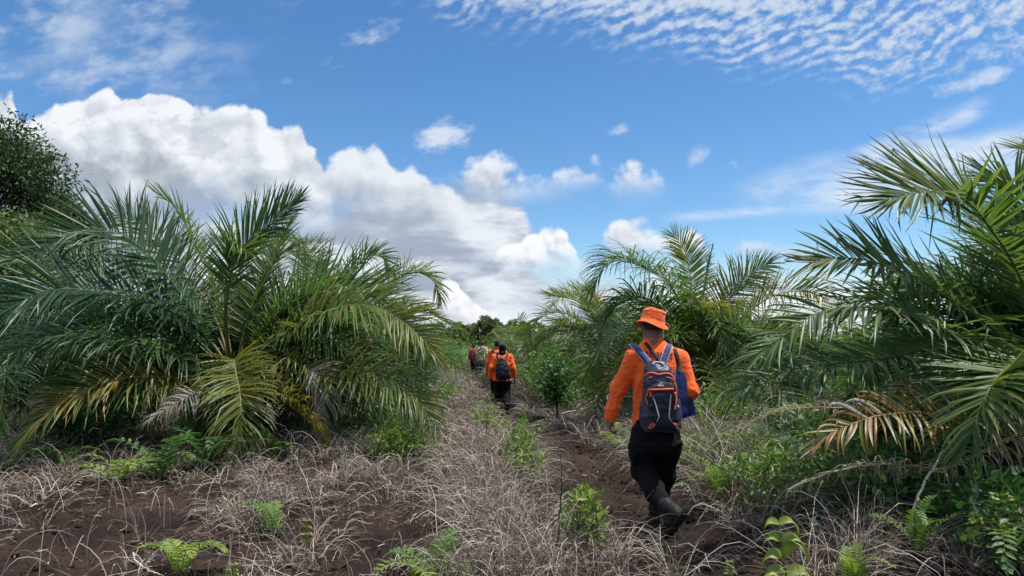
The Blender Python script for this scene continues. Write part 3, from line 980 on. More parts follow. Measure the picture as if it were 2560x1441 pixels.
palm("bright green oil palm left of the bucket hat, behind the leafy shrub beside the path", "oil palms", (1503, 880), 18.0, PLM, 18, 17, rand=D(el=(5, 75), len=(2.2, 3.0), tint=(.4, .65)), leaf=D(nleaf=40))


def copy_tree(o, parent=None):
    c = o.copy()
    COL.objects.link(c)
    c.parent = parent
    for ch in [x for x in o.children]:
        copy_tree(ch, c)
    return c


# palms of the middle distance: one plant, copied and turned
def px_at(px, Y):
    return (px - 1280) / FPX * Y


mids = [
    (1325, 27, 1.0, 20, "low oil palm straight above the heads of the walkers"),
    (1400, 38, 1.15, 75, "oil palm on the skyline between the far dark trees and the bright green palm"),
    (1005, 27, 0.95, 140, "yellowish green oil palm behind the drooping frond tips left of the walkers"),
    (1965, 19, 0.95, 200, "oil palm right of the man's shoulder bag, behind the long fronds from the right"),
    (2120, 24, 1.0, 260, "oil palm seen under the arching fronds of the nearest palm"),
    (2290, 21, 0.9, 320, "oil palm in the scrub beneath the nearest palm's long fronds, further right"),
    (1600, 24, 1.1, 15, "oil palm crown between the bucket hat and the bright green palm"),
    (1880, 30, 1.2, 100, "oil palm close behind the tall palm, to its right"),
    (1010, 24, 1.05, 250, "oil palm whose fronds reach the path behind the clearing palms"),
    (2480, 28, 1.0, 190, "oil palm far behind the crown of the nearest palm"),
]
proto = None
for (px, Y, sc, rot, lab) in mids:
    x = px_at(px, Y)
    if proto is None:
        proto = palm(lab, "oil palms", (1280, 848), Y, [], 20, 31, zc=float(gz(px_at(1280, Y), Y)) + 0.7, rand=D(el=(0, 78), len=(2.4, 3.2), tint=(.38, .75)), leaf=D(nleaf=32, seg=3, width=.045))
        o = proto
    else:
        o = copy_tree(proto)
        o['label'] = lab
    o.location = (x, Y, float(gz(x, Y)) - 0.03)
    o.rotation_euler = (0, 0, RAD(rot))
    o.scale = (sc, sc, sc)


# the far plantation: small single-mesh crowns
def far_palm(seed):
    rng = np.random.default_rng(seed)
    mb = MB()
    nf = 20
    for i in range(nf):
        az, el = i * 2.39996 + rng.random() * 0.4, RAD(5 + 75 * (i + 0.5) / nf)
        C, L = catmull(free_frond((0, 0, 0.7), az, el, 2.6 + rng.random() * 0.8, 1.0 + rng.random() * 0.7, rng), 15)
        T = unit(np.gradient(C, axis=0))
        k = 14
        s = np.concatenate([np.linspace(3, 14, k)] * 2).astype(int)
        sd = np.repeat([1.0, -1.0], k)
        side = unit(np.cross(T, np.array([0, 0, 1.0])))[s] * sd[:, None]
        n = len(s)
        a = np.radians(np.interp(s, [3, 14], [62, 20]))[:, None]
        d = T[s] * np.cos(a) + (side + np.array([0, 0, 0.5]) * rng.random((n, 1))) * np.sin(a)
        l = (0.62 * (1 + rng.normal(size=(n, 1)) * 0.1))
        P0, P1 = C[s], C[s] + d * l * 0.5
        P2 = P1 + (d + np.array([0, 0, -0.55])) * l * 0.5
        P = np.stack([P0, P1, P2], 1)
        W = T[s][:, None, :] * np.array([0.03, 0.045, 0.006])[None, :, None]
        mb.strips(P, W, tint=np.clip(0.38 + 0.3 * rng.random() + rng.normal(size=n) * 0.06, 0, 1))
        mb.tube(C[::5], [0.03, 0.02, 0.01], 4, tint=0.45)
    return mb


FAR_LABEL = "small oil palm in the far plantation along the skyline"
far_protos = []
rngf = np.random.default_rng(5)
n_far = 0
cands = []
for r in range(0, 15):
    Y = 34 + r * 8.0
    for c in range(-30, 60):
        x = c * 8.0 + (4.0 if r % 2 else 0) + rngf.normal() * 0.7
        px = 1280 + x / Y * FPX
        if not (1000 < px < 2680) or abs(x - float(path_x(Y))) < 2.2:
            continue
        if px < 1400 and Y > 110:
            continue
        cands.append((x, Y + rngf.normal() * 0.7))
for (x, Y) in cands[:240]:
    if len(far_protos) < 4:
        mb = far_palm(40 + len(far_protos))
        o = mb.build("oil_palm", M['palm'])
        far_protos.append(o)
    else:
        o = far_protos[rngf.integers(0, 4)].copy()
        COL.objects.link(o)
    o.location = (x, Y, float(gz(x, Y)))
    o.rotation_euler = (0, 0, rngf.random() * 6.28)
    s = 0.62 + 0.42 * rngf.random()
    o.scale = (s, s, s)
    tag(o, FAR_LABEL, "palm", "far plantation palms")


# ------------------------------------------------------------------ dry grass
def build_grass():
    rng = np.random.default_rng(77)
    dens = []
    # tussock centres: x, y, height, blades, radius, arch
    T = []

    def scatter(n, xf, yr, h, blades, keep=None, rad=(0.05, 0.16), ypow=1.0):
        y = yr[0] + (yr[1] - yr[0]) * rng.random(n) ** ypow
        x = xf(y, rng, n)
        k = np.ones(n, bool) if keep is None else rng.random(n) < keep(x, y)
        for xi, yi in zip(x[k], y[k]):
            T.append((xi, yi, h[0] + (h[1] - h[0]) * rng.random() ** 1.4, int(blades * 0.8 * (0.6 + 0.8 * rng.random())), rad[0] + (rad[1] - rad[0]) * rng.random()))

    def clear_of_path(x, y):
        dark = (x > 1.95 + 0.25 * (y - 5)) & (y > 4.75) & (y < 9) & (vnoise(x * 1.5, y * 1.5, 40) < 0.72)
        return sstep(np.abs(x - path_x(y)), 0.28, 0.48) * ~dark * (0.12 + 0.88 * sstep(np.abs(x - track_x(y)), 0.12, 0.32)) * (0.25 + 0.75 * sstep(fbm(x * 1.6, y * 1.6, 71, 3), -0.30, 0.10))

    def clear_wide(x, y):
        return sstep(np.abs(x - path_x(y)), 0.45, 0.8) * (0.15 + 0.85 * sstep(np.abs(x - track_x(y)), 0.2, 0.4))

    # the pale ridge left of the path
    scatter(330, lambda y, r, n: band_x(y) + r.normal(size=n) * 0.22, (4.1, 9), (0.22, 0.55), 46, clear_of_path)
    scatter(420, lambda y, r, n: band_x(y) + r.normal(size=n) * 0.34, (9, 22), (0.16, 0.42), 40, clear_wide)
    scatter(420, lambda y, r, n: band_x(y) - 0.6 + r.normal(size=n) * 1.0, (14, 48), (0.35, 0.65), 34, clear_of_path)
    # right of the path
    scatter(300, lambda y, r, n: path_x(y) + 0.50 + r.random(n) ** 1.3 * 1.6, (4.1, 8), (0.22, 0.6), 44, clear_of_path)
    scatter(360, lambda y, r, n: path_x(y) + 0.40 + r.random(n) * 2.6, (7.5, 16), (0.2, 0.48), 38, clear_of_path)
    scatter(220, lambda y, r, n: path_x(y) + 0.7 + r.random(n) * 1.6, (5.5, 9), (0.5, 0.95), 30, clear_of_path)
    scatter(320, lambda y, r, n: path_x(y) + 1.6 + r.random(n) * 4.2, (5, 14), (0.2, 0.5), 34, clear_of_path)
    # under the left palm and along the clearing's far rim
    scatter(520, lambda y, r, n: -7 + 6.4 * r.random(n), (7.6, 10.5), (0.22, 0.45), 38, lambda x, y: sstep(y - 7.6 - 0.5 * vnoise(x * 0.9, y, 4), 0, 0.7))
    scatter(260, lambda y, r, n: -8 + 7 * r.random(n), (10.5, 17), (0.3, 0.6), 34)
    # thin scatter over the clearing
    scatter(170, lambda y, r, n: -5.5 + 5.2 * r.random(n), (4.1, 8.2), (0.15, 0.40), 15, lambda x, y: sstep(vnoise(x * 1.1, y * 1.1, 8), 0.38, 0.7))
    # tangle spread over the clearing's right half and the near rim
    scatter(330, lambda y, r, n: band_x(y) - 0.2 - 2.3 * r.random(n) ** 1.4, (4.1, 8.2), (0.14, 0.34), 26, lambda x, y: sstep(vnoise(x * 1.7, y * 1.7, 18), 0.46, 0.66) * (0.1 + 0.9 * sstep(np.abs(x - track_x(y)), 0.12, 0.32)))
    scatter(150, lambda y, r, n: -5.5 + 3.6 * r.random(n), (5.6, 8.0), (0.16, 0.40), 30, lambda x, y: sstep(vnoise(x * 1.3, y * 1.3, 19), 0.42, 0.62))
    # clumps the near man has just walked through
    for (px, py, hh, nb) in ((1580, 1395, .28, 26), (1650, 1430, .20, 20), (1545, 1370, .36, 30), (1760, 1410, .30, 34), (1690, 1445, .40, 34), (1610, 1445, .45, 40), (1530, 1430, .5, 40)):
        g = gpz(px, py)
        T.append((g.x, g.y, hh, nb, 0.10))
    # farther scrub
    scatter(500, lambda y, r, n: (r.random(n) - 0.35) * 0.9 * y, (16, 50), (0.35, 0.7), 26, clear_of_path)

    mb = MB()
    B, AZ, LE, LN, WD, TI = [], [], [], [], [], []
    for (x, y, h, nb, rad) in T:
        a = rng.random(nb) * 6.283
        rr = rad * np.sqrt(rng.random(nb))
        bx, by = x + np.cos(a) * rr, y + np.sin(a) * rr
        tone = 0.50 + 0.22 * rng.normal()
        B.append(np.stack([bx, by, gz(bx, by) - 0.01], -1))
        lay = rng.random() < 0.45
        combed = rng.random() * 6.283
        AZ.append(np.where(rng.random(nb) < (0.65 if lay else 0.2), combed + rng.normal(size=nb) * 0.5, np.pi / 2 - a + rng.normal(size=nb) * 0.7))
        LE.append(np.abs(rng.normal(size=nb)) * 0.42 + (0.65 if lay else 0.22))
        LN.append(h * (0.55 + 0.9 * rng.random(nb)) * (1.25 if lay else 1.0))
        WD.append(np.clip(0.0034 + 0.00024 * y, 0.0042, 0.012) * (0.6 + 0.7 * rng.random(nb)))
        TI.append(np.clip(tone + rng.normal(size=nb) * 0.26, 0, 1))
    B, AZ, LE, LN, WD, TI = (np.concatenate(q) for q in (B, AZ, LE, LN, WD, TI))
    strands(mb, B, AZ, LE, LN, WD, rng, TI, bend=0.95, seg=5)
    o = mb.build("dry_grass", M['straw'])
    tag(o, kind="stuff")

    # loose stalks and bits lying on the soil
    mb = MB()
    n = 30000
    y = 4.0 + 7.5 * rng.random(n) ** 1.5
    x = (rng.random(n) - 0.52) * 1.75 * y
    k = rng.random(n) < 0.10 + 0.90 * sstep(fbm(x * 1.3, y * 1.3, 31, 3), -0.12, 0.25)
    k &= rng.random(n) < 0.25 + 0.75 * sstep(np.abs(x - path_x(y)), 0.15, 0.4)
    x, y = x[k], y[k]
    n = len(x)
    long_ = rng.random(n) < 0.13
    strands(mb, np.stack([x, y, gz(x, y) + 0.008], -1), rng.random(n) * 6.28, np.full(n, 1.5) - 0.30 * rng.random(n), np.where(long_, 0.18 + 0.5 * rng.random(n), 0.025 + 0.07 * rng.random(n)),
            np.where(long_, 0.0040, 0.0085) * (0.6 + 0.8 * rng.random(n)), rng, np.clip(0.28 + 0.24 * rng.normal(size=n), 0, 1), bend=0.25, seg=4, curl=1.2)
    tag(mb.build("leaf_litter", M['straw']), kind="stuff")

    # tall single stalks standing over the clearing
    mb = MB()
    n = 420
    y = 4.1 + 4.5 * rng.random(n)
    x = np.where(rng.random(n) < 0.55, -4.2 + 4.4 * rng.random(n), path_x(y) + 0.6 + 1.8 * rng.random(n))
    strands(mb, np.stack([x, y, gz(x, y)], -1), rng.random(n) * 6.28, np.abs(rng.normal(size=n)) * 0.3, 0.35 + 0.5 * rng.random(n), np.full(n, 0.0042), rng,
            np.clip(0.72 + 0.15 * rng.normal(size=n), 0, 1), bend=0.6, seg=8, curl=0.9)
    tag(mb.build("dry_grass_stalks", M['straw']), kind="stuff")


build_grass()


def soil_clods():
    """crumbs and clods of peat on the bare ground"""
    rng = np.random.default_rng(21)
    bm = bmesh.new()
    bmesh.ops.create_icosphere(bm, subdivisions=2, radius=1.0)
    bm.verts.ensure_lookup_table()
    bv = np.array([tuple(v.co) for v in bm.verts])
    bf = np.array([[v.index for v in f.verts] for f in bm.faces])
    bm.free()
    n = 5200
    y = 4.0 + 6.5 * rng.random(n) ** 1.6
    x = np.where(rng.random(n) < 0.35, path_x(y) + rng.normal(size=n) * 0.3, (rng.random(n) - 0.56) * 1.75 * y)
    k = rng.random(n) < 0.15 + 0.85 * sstep(fbm(x * 2.2, y * 2.2, 61, 3), -0.1, 0.3)
    x, y = x[k], y[k]
    n = len(x)
    r = 0.005 + 0.028 * rng.random(n) ** 4
    sc = r[:, None] * (0.6 + 0.8 * rng.random((n, 3))) * np.array([1.2, 1.2, 0.7])
    V = bv[None] * sc[:, None, :] * (0.7 + 0.6 * vnoise(bv[None, :, 0] * 1.7 + np.arange(n)[:, None] * 3.1, bv[None, :, 1] * 1.7 + bv[None, :, 2] * 1.3, 3))[..., None]
    V = V + np.stack([x, y, gz(x, y) + r * 0.15], -1)[:, None, :]
    F = bf[None] + (np.arange(n) * len(bv))[:, None, None]
    mb = MB().add(V.reshape(-1, 3), None, F.reshape(-1, 3))
    tag(mb.build("soil_clods", bpy.data.materials["peat_soil"]), kind="stuff")


soil_clods()


# ------------------------------------------------------------------ ferns
def leaf_blade(mb, P0, d, up, length, width, rng, tint, droop=0.5, seg=3):
    """broad pointed leaflets, (n,...) arrays"""
    n = len(P0)
    P = [P0]
    dd = d.copy()
    for k in range(seg):
        P.append(P[-1] + dd * (length / seg)[:, None])
        g = np.zeros((n, 3))
        g[:, 2] = -droop * 0.3 * (k + 1)
        dd = unit(dd + g)
    P = np.stack(P, 1)
    wv = unit(np.cross(d, up))
    prof = np.interp(np.linspace(0, 1, seg + 1), [0, 0.15, 0.45, 0.8, 1], [0.3, 0.85, 1.0, 0.5, 0.03])
    W = wv[:, None, :] * (width[:, None] * prof[None])[..., None] * 0.5
    nv = np.cross(wv, d)
    Nn = nv[:, None, :] * (width[:, None] * prof[None])[..., None] * 0.5
    mb.strips(P, W, N=Nn, fold=0.35, tint=tint)


def fern_frond(parent, pts, rng, lmax, tint, nl=18, width=0.02, start=0.15, droop=0.5, blunt=False, name="frond"):
    C, L = catmull(pts, 26)
    T = unit(np.gradient(C, axis=0))
    o_ = C[-1] - C[0]
    o_[2] = 0
    o_ = o_ / (np.linalg.norm(o_) + 1e-6)
    h = np.array([0, 0, 1.0]) - 0.6 * o_
    N = unit(h[None] - (T @ h)[:, None] * T)
    S = np.cross(T, N)
    mb = MB()
    s = np.concatenate([np.linspace(start, 0.97, nl), np.linspace(start, 0.97, nl) + 0.5 / nl * 0.6, [0.999]])
    sd = np.concatenate([np.ones(nl), -np.ones(nl), [0.0]])
    s = np.clip(s, 0, 1)
    i = np.clip(np.round(s * 25).astype(int), 0, 25)
    f = s * 25
    i0 = np.clip(f.astype(int), 0, 24)
    w = (f - i0)[:, None]
    p0 = C[i0] * (1 - w) + C[i0 + 1] * w
    n = len(s)
    q = (s - start) / (1 - start)
    a = np.radians(np.interp(q, [0, 0.7, 1], [78, 62, 40]) + rng.normal(size=n) * 5)
    a[-1] = 0
    d = unit(T[i] * np.cos(a)[:, None] + (sd[:, None] * S[i] + 0.25 * N[i]) * np.sin(a)[:, None])
    ll = lmax * np.interp(q, [0, 0.2, 0.5, 1], [0.7, 1.0, 0.9, 0.35]) * (1 + rng.normal(size=n) * 0.08)
    leaf_blade(mb, p0, d, N[i], ll, np.full(n, width), rng, np.clip(tint + rng.normal(size=n) * 0.06, 0, 1), droop)
    mb.tube(C[::3], np.linspace(0.004, 0.0012, len(C[::3])), 4, tint=min(1, tint + 0.05))
    return mb.build(name, M['herb'], parent)


def fern(label, base, nf, length, seed, lmax=0.11, width=0.026, tint=(0.35, 0.55), el=(35, 85), az=(0, 360), bend=1.6, nl=16, droop=0.5, name="fern", group=None):
    rng = np.random.default_rng(seed)
    root = empty(name, base, label, "fern", group)
    for k in range(nf):
        a = RAD(az[0] + (az[1] - az[0]) * ((k * 0.618 + rng.random() * 0.15) % 1))
        e = RAD(el[0] + (el[1] - el[0]) * rng.random())
        b = Vector(base) + Vector((rng.normal() * 0.03, rng.normal() * 0.03, 0))
        pts = free_frond(b, a, e, length * (0.7 + 0.5 * rng.random()), bend * (0.7 + 0.6 * rng.random()), rng, 5)
        fern_frond(root, pts, rng, lmax * (0.85 + 0.3 * rng.random()), tint[0] + (tint[1] - tint[0]) * rng.random(), nl, width, droop=droop)
    return root


GF = "ferns and seedlings among the dry grass"
fern("light green fern at the bottom edge beside the curved root, left clearing", gpz(470, 1445) + Vector((0, -0.12, 0)), 6, 0.42, 101, lmax=0.10, width=0.020, tint=(.38, .5), el=(55, 88), nl=15, group=GF)
fern("drooping green fern on a bent stem over the clearing's dry stalks", gpz(700, 1350), 4, 0.55, 102, lmax=0.11, width=0.018, tint=(.45, .62), el=(50, 80), az=(-110, -20), nl=16, bend=2.2, group=GF)
fern("bright fern at the bottom edge, just left of the pale grass ridge", gpz(1085, 1450) + Vector((0, -0.15, 0)), 7, 0.46, 103, lmax=0.12, width=0.026, tint=(.40, .62), el=(40, 85), nl=13, bend=2.2, group=GF)
fern("small yellow green fern rising from the grass ridge beside the bare path", gpz(1290, 1165), 3, 0.72, 105, lmax=0.10, width=0.022, tint=(.34, .42), el=(70, 88), nl=16, group=GF)
fern("lush fern behind the man's trouser leg, its tips yellow green", gpz(1730, 1190), 12, 0.62, 106, lmax=0.12, width=0.020, tint=(.34, .55), el=(40, 85), nl=20, group=GF)
fern("second fern close behind the first one at the man's right side, darker", gpz(1745, 1160) + Vector((0.25, 0.4, 0)), 9, 0.62, 107, lmax=0.12, width=0.020, tint=(.5, .7), el=(30, 80), nl=18, group=GF)
fern("upright sword fern right of the shoulder bag", gpz(1800, 1075), 5, 0.75, 108, lmax=0.07, width=0.018, tint=(.36, .45), el=(75, 89), nl=34, bend=.5, group=GF)
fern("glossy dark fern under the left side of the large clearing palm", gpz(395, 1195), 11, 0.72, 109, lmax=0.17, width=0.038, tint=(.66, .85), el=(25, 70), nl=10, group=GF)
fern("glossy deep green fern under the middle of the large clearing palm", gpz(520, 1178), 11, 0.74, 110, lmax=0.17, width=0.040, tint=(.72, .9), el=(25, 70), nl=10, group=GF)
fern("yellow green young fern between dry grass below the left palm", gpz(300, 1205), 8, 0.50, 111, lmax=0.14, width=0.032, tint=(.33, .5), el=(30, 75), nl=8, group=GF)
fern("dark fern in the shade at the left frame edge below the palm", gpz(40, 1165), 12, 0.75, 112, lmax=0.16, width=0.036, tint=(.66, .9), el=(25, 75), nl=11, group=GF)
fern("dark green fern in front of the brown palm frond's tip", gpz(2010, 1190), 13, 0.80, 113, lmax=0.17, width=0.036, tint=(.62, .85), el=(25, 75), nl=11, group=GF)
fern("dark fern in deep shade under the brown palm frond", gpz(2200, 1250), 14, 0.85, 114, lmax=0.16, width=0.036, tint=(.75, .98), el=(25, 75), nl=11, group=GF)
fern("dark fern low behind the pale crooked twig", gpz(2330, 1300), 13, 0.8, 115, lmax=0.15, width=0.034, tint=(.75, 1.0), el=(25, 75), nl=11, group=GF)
fern("light feathery fern in front of the nearest palm's trunk, lowest of its shade plants", gpz(2480, 1420) + Vector((0.05, 0, 0)), 6, 0.62, 116, lmax=0.11, width=0.030, tint=(.45, .62), el=(45, 85), nl=14, bend=2.2, group=GF)
fern("fern with one arching light frond under the nearest palm's downward frond", gpz(2600, 1340) + Vector((0, 0, 0.25)), 5, 0.75, 117, lmax=0.07, width=0.020, tint=(.40, .5), el=(20, 50), az=(-130, -40), nl=28, bend=1.0, group=GF)
fern("short pale fern at the bottom edge between the yellow seedling and the pale twig", gpz(2130, 1445), 4, 0.36, 118, lmax=0.06, width=0.016, tint=(.38, .5), el=(60, 85), nl=20, group=GF)
fern("grey green fern at the foot of the pale crooked twig", gpz(2290, 1400), 6, 0.42, 119, lmax=0.07, width=0.018, tint=(.55, .68), el=(40, 75), nl=18, group=GF)

fern("dark broad leaved fern between the left frame edge and the yellowing frond", gpz(160, 1190), 9, 0.62, 120, lmax=0.16, width=0.040, tint=(.6, .85), el=(30, 75), nl=9, group=GF)
fern("mid green fern in dry grass right of the drooping centre frond", gpz(690, 1150), 8, 0.52, 121, lmax=0.13, width=0.034, tint=(.55, .8), el=(30, 75), nl=10, group=GF)
fern("light fern on the path's right bank ahead of the man", gpz(1545, 1120), 7, 0.45, 122, lmax=0.10, width=0.020, tint=(.38, .6), el=(40, 85), nl=15, group=GF)
fern("yellow green fern between the lush fern and the long right fronds", gpz(1850, 1150), 8, 0.52, 123, lmax=0.11, width=0.022, tint=(.36, .6), el=(40, 85), nl=16, group=GF)
fern("dark fern with one pale striped frond beside the grey dead fronds", gpz(1940, 1140), 12, 0.75, 124, lmax=0.13, width=0.034, tint=(.55, .82), el=(25, 70), nl=12, group=GF)
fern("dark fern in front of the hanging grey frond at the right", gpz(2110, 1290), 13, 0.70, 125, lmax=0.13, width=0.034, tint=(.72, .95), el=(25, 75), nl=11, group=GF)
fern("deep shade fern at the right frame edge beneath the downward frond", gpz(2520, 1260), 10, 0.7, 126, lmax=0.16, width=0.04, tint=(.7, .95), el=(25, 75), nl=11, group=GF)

fern("light green fern among tall grey stalks right of the man's rear boot", gpz(1800, 1270), 8, 0.50, 127, lmax=0.10, width=0.022, tint=(.40, .62), el=(45, 85), nl=15, group=GF)
fern("mid green fern between the grey stalks and the darkest shade at right", gpz(1900, 1230), 9, 0.52, 128, lmax=0.11, width=0.026, tint=(.5, .75), el=(35, 80), nl=13, group=GF)
fern("bright fern on the bank directly behind the man's knees", gpz(1700, 1120), 8, 0.55, 129, lmax=0.10, width=0.020, tint=(.36, .56), el=(45, 85), nl=17, group=GF)


# ------------------------------------------------------------------ leafy bushes and seedlings
def bush(label, base, h, r, seed, nleaf, leaf=(0.05, 0.025), tint=(0.4, 0.7), stems=9, name="bush", cat="bush", group=None, flat=0.0, trunk=0.0, low=0.15, shape=1.0):
    rng = np.random.default_rng(seed)
    base = Vector(base)
    root = empty(name, base, label, cat, group)
    b = np.array(tuple(base))
    st = MB()
    tips = []
    top = b + np.array([0, 0, trunk])
    if trunk:
        st.tube([b - np.array([0, 0, .05]), b + np.array([0.01, 0, trunk * .5]), top], [0.035, 0.028, 0.022], 6)
    for k in range(stems):
        az, el = rng.random() * 6.283, RAD(25 + 62 * rng.random())
        ln = (h - trunk) * (0.55 + 0.5 * rng.random())
        d = np.array([math.cos(az) * math.cos(el) * r / max(h, .01) * 1.6, math.sin(az) * math.cos(el) * r / max(h, .01) * 1.6, math.sin(el)])
        p1 = top + d * ln * 0.5 + rng.normal(size=3) * 0.03
        p2 = top + d * ln + rng.normal(size=3) * 0.05 - np.array([0, 0, 0.06 * ln])
        st.tube([top, p1, p2], [0.008, 0.005, 0.002], 4)
        tips += [p1, p2, (p1 + p2) / 2, (top + p1) / 2 + d * ln * .15]
    tips = np.array(tips)
    st.build("stem", M['dark_twig'], root)
    mb = MB()
    c = tips[rng.integers(0, len(tips), nleaf)] + rng.normal(size=(nleaf, 3)) * np.array([r, r, r * 0.8]) * 0.20
    # a share fills the crown volume with an uneven outline
    m = nleaf // 2
    v = unit(rng.normal(size=(m, 3))) * (rng.random((m, 1)) ** 0.5)
    lump = 0.75 + 0.5 * vnoise(v[:, 0] * 2.2 + seed, v[:, 2] * 2.2 + v[:, 1] * 1.3, seed)
    c[:m] = b + np.array([0, 0, low * h + (1 - low) * h * 0.5]) + v * lump[:, None] * np.array([r, r, (1 - low) * h * 0.52])
    c[:, 2] = np.maximum(c[:, 2], b[2] + 0.03)
    out = unit(c - (b + np.array([0, 0, h * 0.35])))
    d = unit(out + rng.normal(size=(nleaf, 3)) * 0.6 + np.array([0, 0, -0.1]))
    up = unit(np.array([0, 0, 1.0]) + rng.normal(size=(nleaf, 3)) * 0.45)
    ll = leaf[0] * (0.6 + 0.7 * rng.random(nleaf))
    cl = vnoise(c[:, 0] * 5 / max(r, .2) * .4, c[:, 2] * 5 / max(r, .2) * .4 + c[:, 1], seed + 5)
    tn = tint[0] + (tint[1] - tint[0]) * np.clip(0.6 * cl + 0.5 * rng.random(nleaf), 0, 1)
    leaf_blade(mb, c, d, up, ll, ll * leaf[1] / leaf[0], rng, tn, 0.5, seg=2)
    mb.build("foliage", M['herb'], root)
    return root


GB = "bushes beside the path"
bush("small round bright green bush at the end of the drooping right frond", gpz(990, 1158), 0.50, 0.36, 201, 1500, (0.06, 0.028), (.36, .60), group=GB)
bush("little tree of dark leaves beside the path, hung with pale creeper leaves", gpz(1392, 1046), 1.25, 0.38, 202, 950, (0.10, 0.058), (.62, 1.0), stems=18, name="young_tree", cat="tree", trunk=0.25, low=0.16)
bush("creeper covered bush behind the little dark tree", gpz(1392, 1046) + Vector((-0.1, 1.6, 0)), 1.45, 0.60, 203, 1500, (0.085, 0.05), (.45, .8), stems=12, group=GB)
bush("yellow green bush between the little tree and the man's left arm", gpz(1480, 1000), 0.85, 0.65, 204, 1600, (0.07, 0.03), (.36, .62), group=GB)
bush("green bush touching the man's left elbow", gpz(1545, 1010), 0.75, 0.5, 205, 1100, (0.07, 0.028), (.42, .7), group=GB)
bush("dark bush right of the orange walkers", gpz(1330, 985), 1.0, 0.8, 206, 1800, (0.085, 0.035), (.62, .95), group=GB)
bush("small green bush left of the orange walkers in pale grass", gpz(1120, 1020), 0.75, 0.4, 207, 1000, (0.07, 0.028), (.45, .66), group=GB)
bush("bushy weed on the far left rim of the path, before the walkers in red", gpz(1075, 935), 1.4, 1.0, 208, 1800, (0.12, 0.05), (.45, .75), group=GB)
bush("bush with orange and green leaves left of the red shirted walkers", gpz(1112, 915), 1.5, 0.9, 209, 1500, (0.13, 0.05), (.2, .8), group=GB)
bush("low green seedling bush on the grass ridge above the yellow green fern", gpz(1215, 1095), 0.58, 0.24, 210, 520, (0.06, 0.02), (.40, .6), group=GB)
bush("small bush at the foot of the yellow green fern on the ridge", gpz(1310, 1175), 0.52, 0.24, 211, 560, (0.06, 0.022), (.45, .68), group=GB)
bush("tiny green seedling bush lower on the grass ridge", gpz(1310, 1230), 0.48, 0.16, 212, 320, (0.06, 0.024), (.42, .6), group=GB)
bush("leafy weed with bright tips in the foreground grass left of the man's boots", gpz(1470, 1395), 0.46, 0.16, 213, 260, (0.085, 0.028), (.36, .62), group=GB, stems=7)
bush("green bush under the shoulder bag behind the lush fern", gpz(1790, 1085), 0.70, 0.55, 214, 1200, (0.075, 0.03), (.42, .72), group=GB)
bush("low bush in the weeds behind the long fronds of the nearest palm", gpz(1900, 1060), 0.5, 0.6, 215, 900, (0.07, 0.03), (.42, .68), group=GB)
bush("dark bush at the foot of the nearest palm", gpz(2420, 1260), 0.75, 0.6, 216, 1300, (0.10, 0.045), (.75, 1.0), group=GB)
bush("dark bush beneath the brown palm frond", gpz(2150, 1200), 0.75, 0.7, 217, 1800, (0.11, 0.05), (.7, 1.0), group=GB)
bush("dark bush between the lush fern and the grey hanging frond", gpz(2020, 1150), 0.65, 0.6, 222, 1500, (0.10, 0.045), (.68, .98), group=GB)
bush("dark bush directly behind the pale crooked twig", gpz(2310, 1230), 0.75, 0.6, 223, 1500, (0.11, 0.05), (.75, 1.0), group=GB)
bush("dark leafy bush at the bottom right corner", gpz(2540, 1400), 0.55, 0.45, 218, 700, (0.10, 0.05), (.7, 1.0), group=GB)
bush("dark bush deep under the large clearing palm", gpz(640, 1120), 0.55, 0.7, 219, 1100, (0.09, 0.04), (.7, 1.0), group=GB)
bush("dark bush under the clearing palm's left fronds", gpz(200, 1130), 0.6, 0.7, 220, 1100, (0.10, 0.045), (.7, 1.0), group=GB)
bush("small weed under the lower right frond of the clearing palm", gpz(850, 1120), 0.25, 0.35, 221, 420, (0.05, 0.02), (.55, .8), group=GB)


def seedling(label, base, h, seed, pairs, leaf, tint, lean=(0, 0)):
    """one stem with opposite broad arching leaves"""
    rng = np.random.default_rng(seed)
    base = Vector(base)
    root = empty("seedling", base, label, "seedling", GF)
    st = MB()
    b = np.array(tuple(base))
    ax = np.array([lean[0], lean[1], 1.0])
    st.tube([b, b + ax * h * 0.5, b + ax * h], [0.006, 0.004, 0.002], 5, tint=tint)
    st.build("stem", M['herb'], root)
    for k in range(pairs):
        z = h * (0.30 + 0.70 * k / (pairs - 1))
        for sgn in (-1, 1):
            mb = MB()
            az = RAD(90 * sgn + rng.normal() * 22)
            d = np.array([[math.sin(az), -0.25 + 0.2 * rng.random(), 0.75]])
            L = np.array([leaf[0] * (1.05 - 0.5 * k / pairs) * (0.9 + 0.2 * rng.random())])
            leaf_blade(mb, (b + ax * z)[None], unit(d), np.array([[0.0, -0.75, 0.6]]), L, L * leaf[1] / leaf[0], rng, np.array([tint + rng.normal() * 0.04]), 1.1, seg=6)
            mb.build("leaf", M['herb'], root)
    return root


seedling("bright yellow green seedling with paired broad leaves at the bottom edge", gpz(1965, 1470) + Vector((0, -0.05, 0)), 0.42, 301, 4, (0.27, 0.080), 0.36, (-0.12, 0))
seedling("tiny lime seedling at the bottom edge, left of the broad leaved one", gpz(1825, 1462), 0.10, 302, 3, (0.07, 0.03), 0.38)
seedling("small yellow leaved seedling behind the drooping clearing fern", gpz(765, 1390), 0.22, 303, 4, (0.10, 0.03), 0.24)
seedling("small lime seedling at the bottom edge beside the clearing fern", gpz(580, 1450), 0.10, 304, 3, (0.10, 0.03), 0.40)
seedling("small dark seedling left of the ridge's lowest bush", gpz(860, 1180), 0.16, 305, 3, (0.10, 0.035), 0.6)

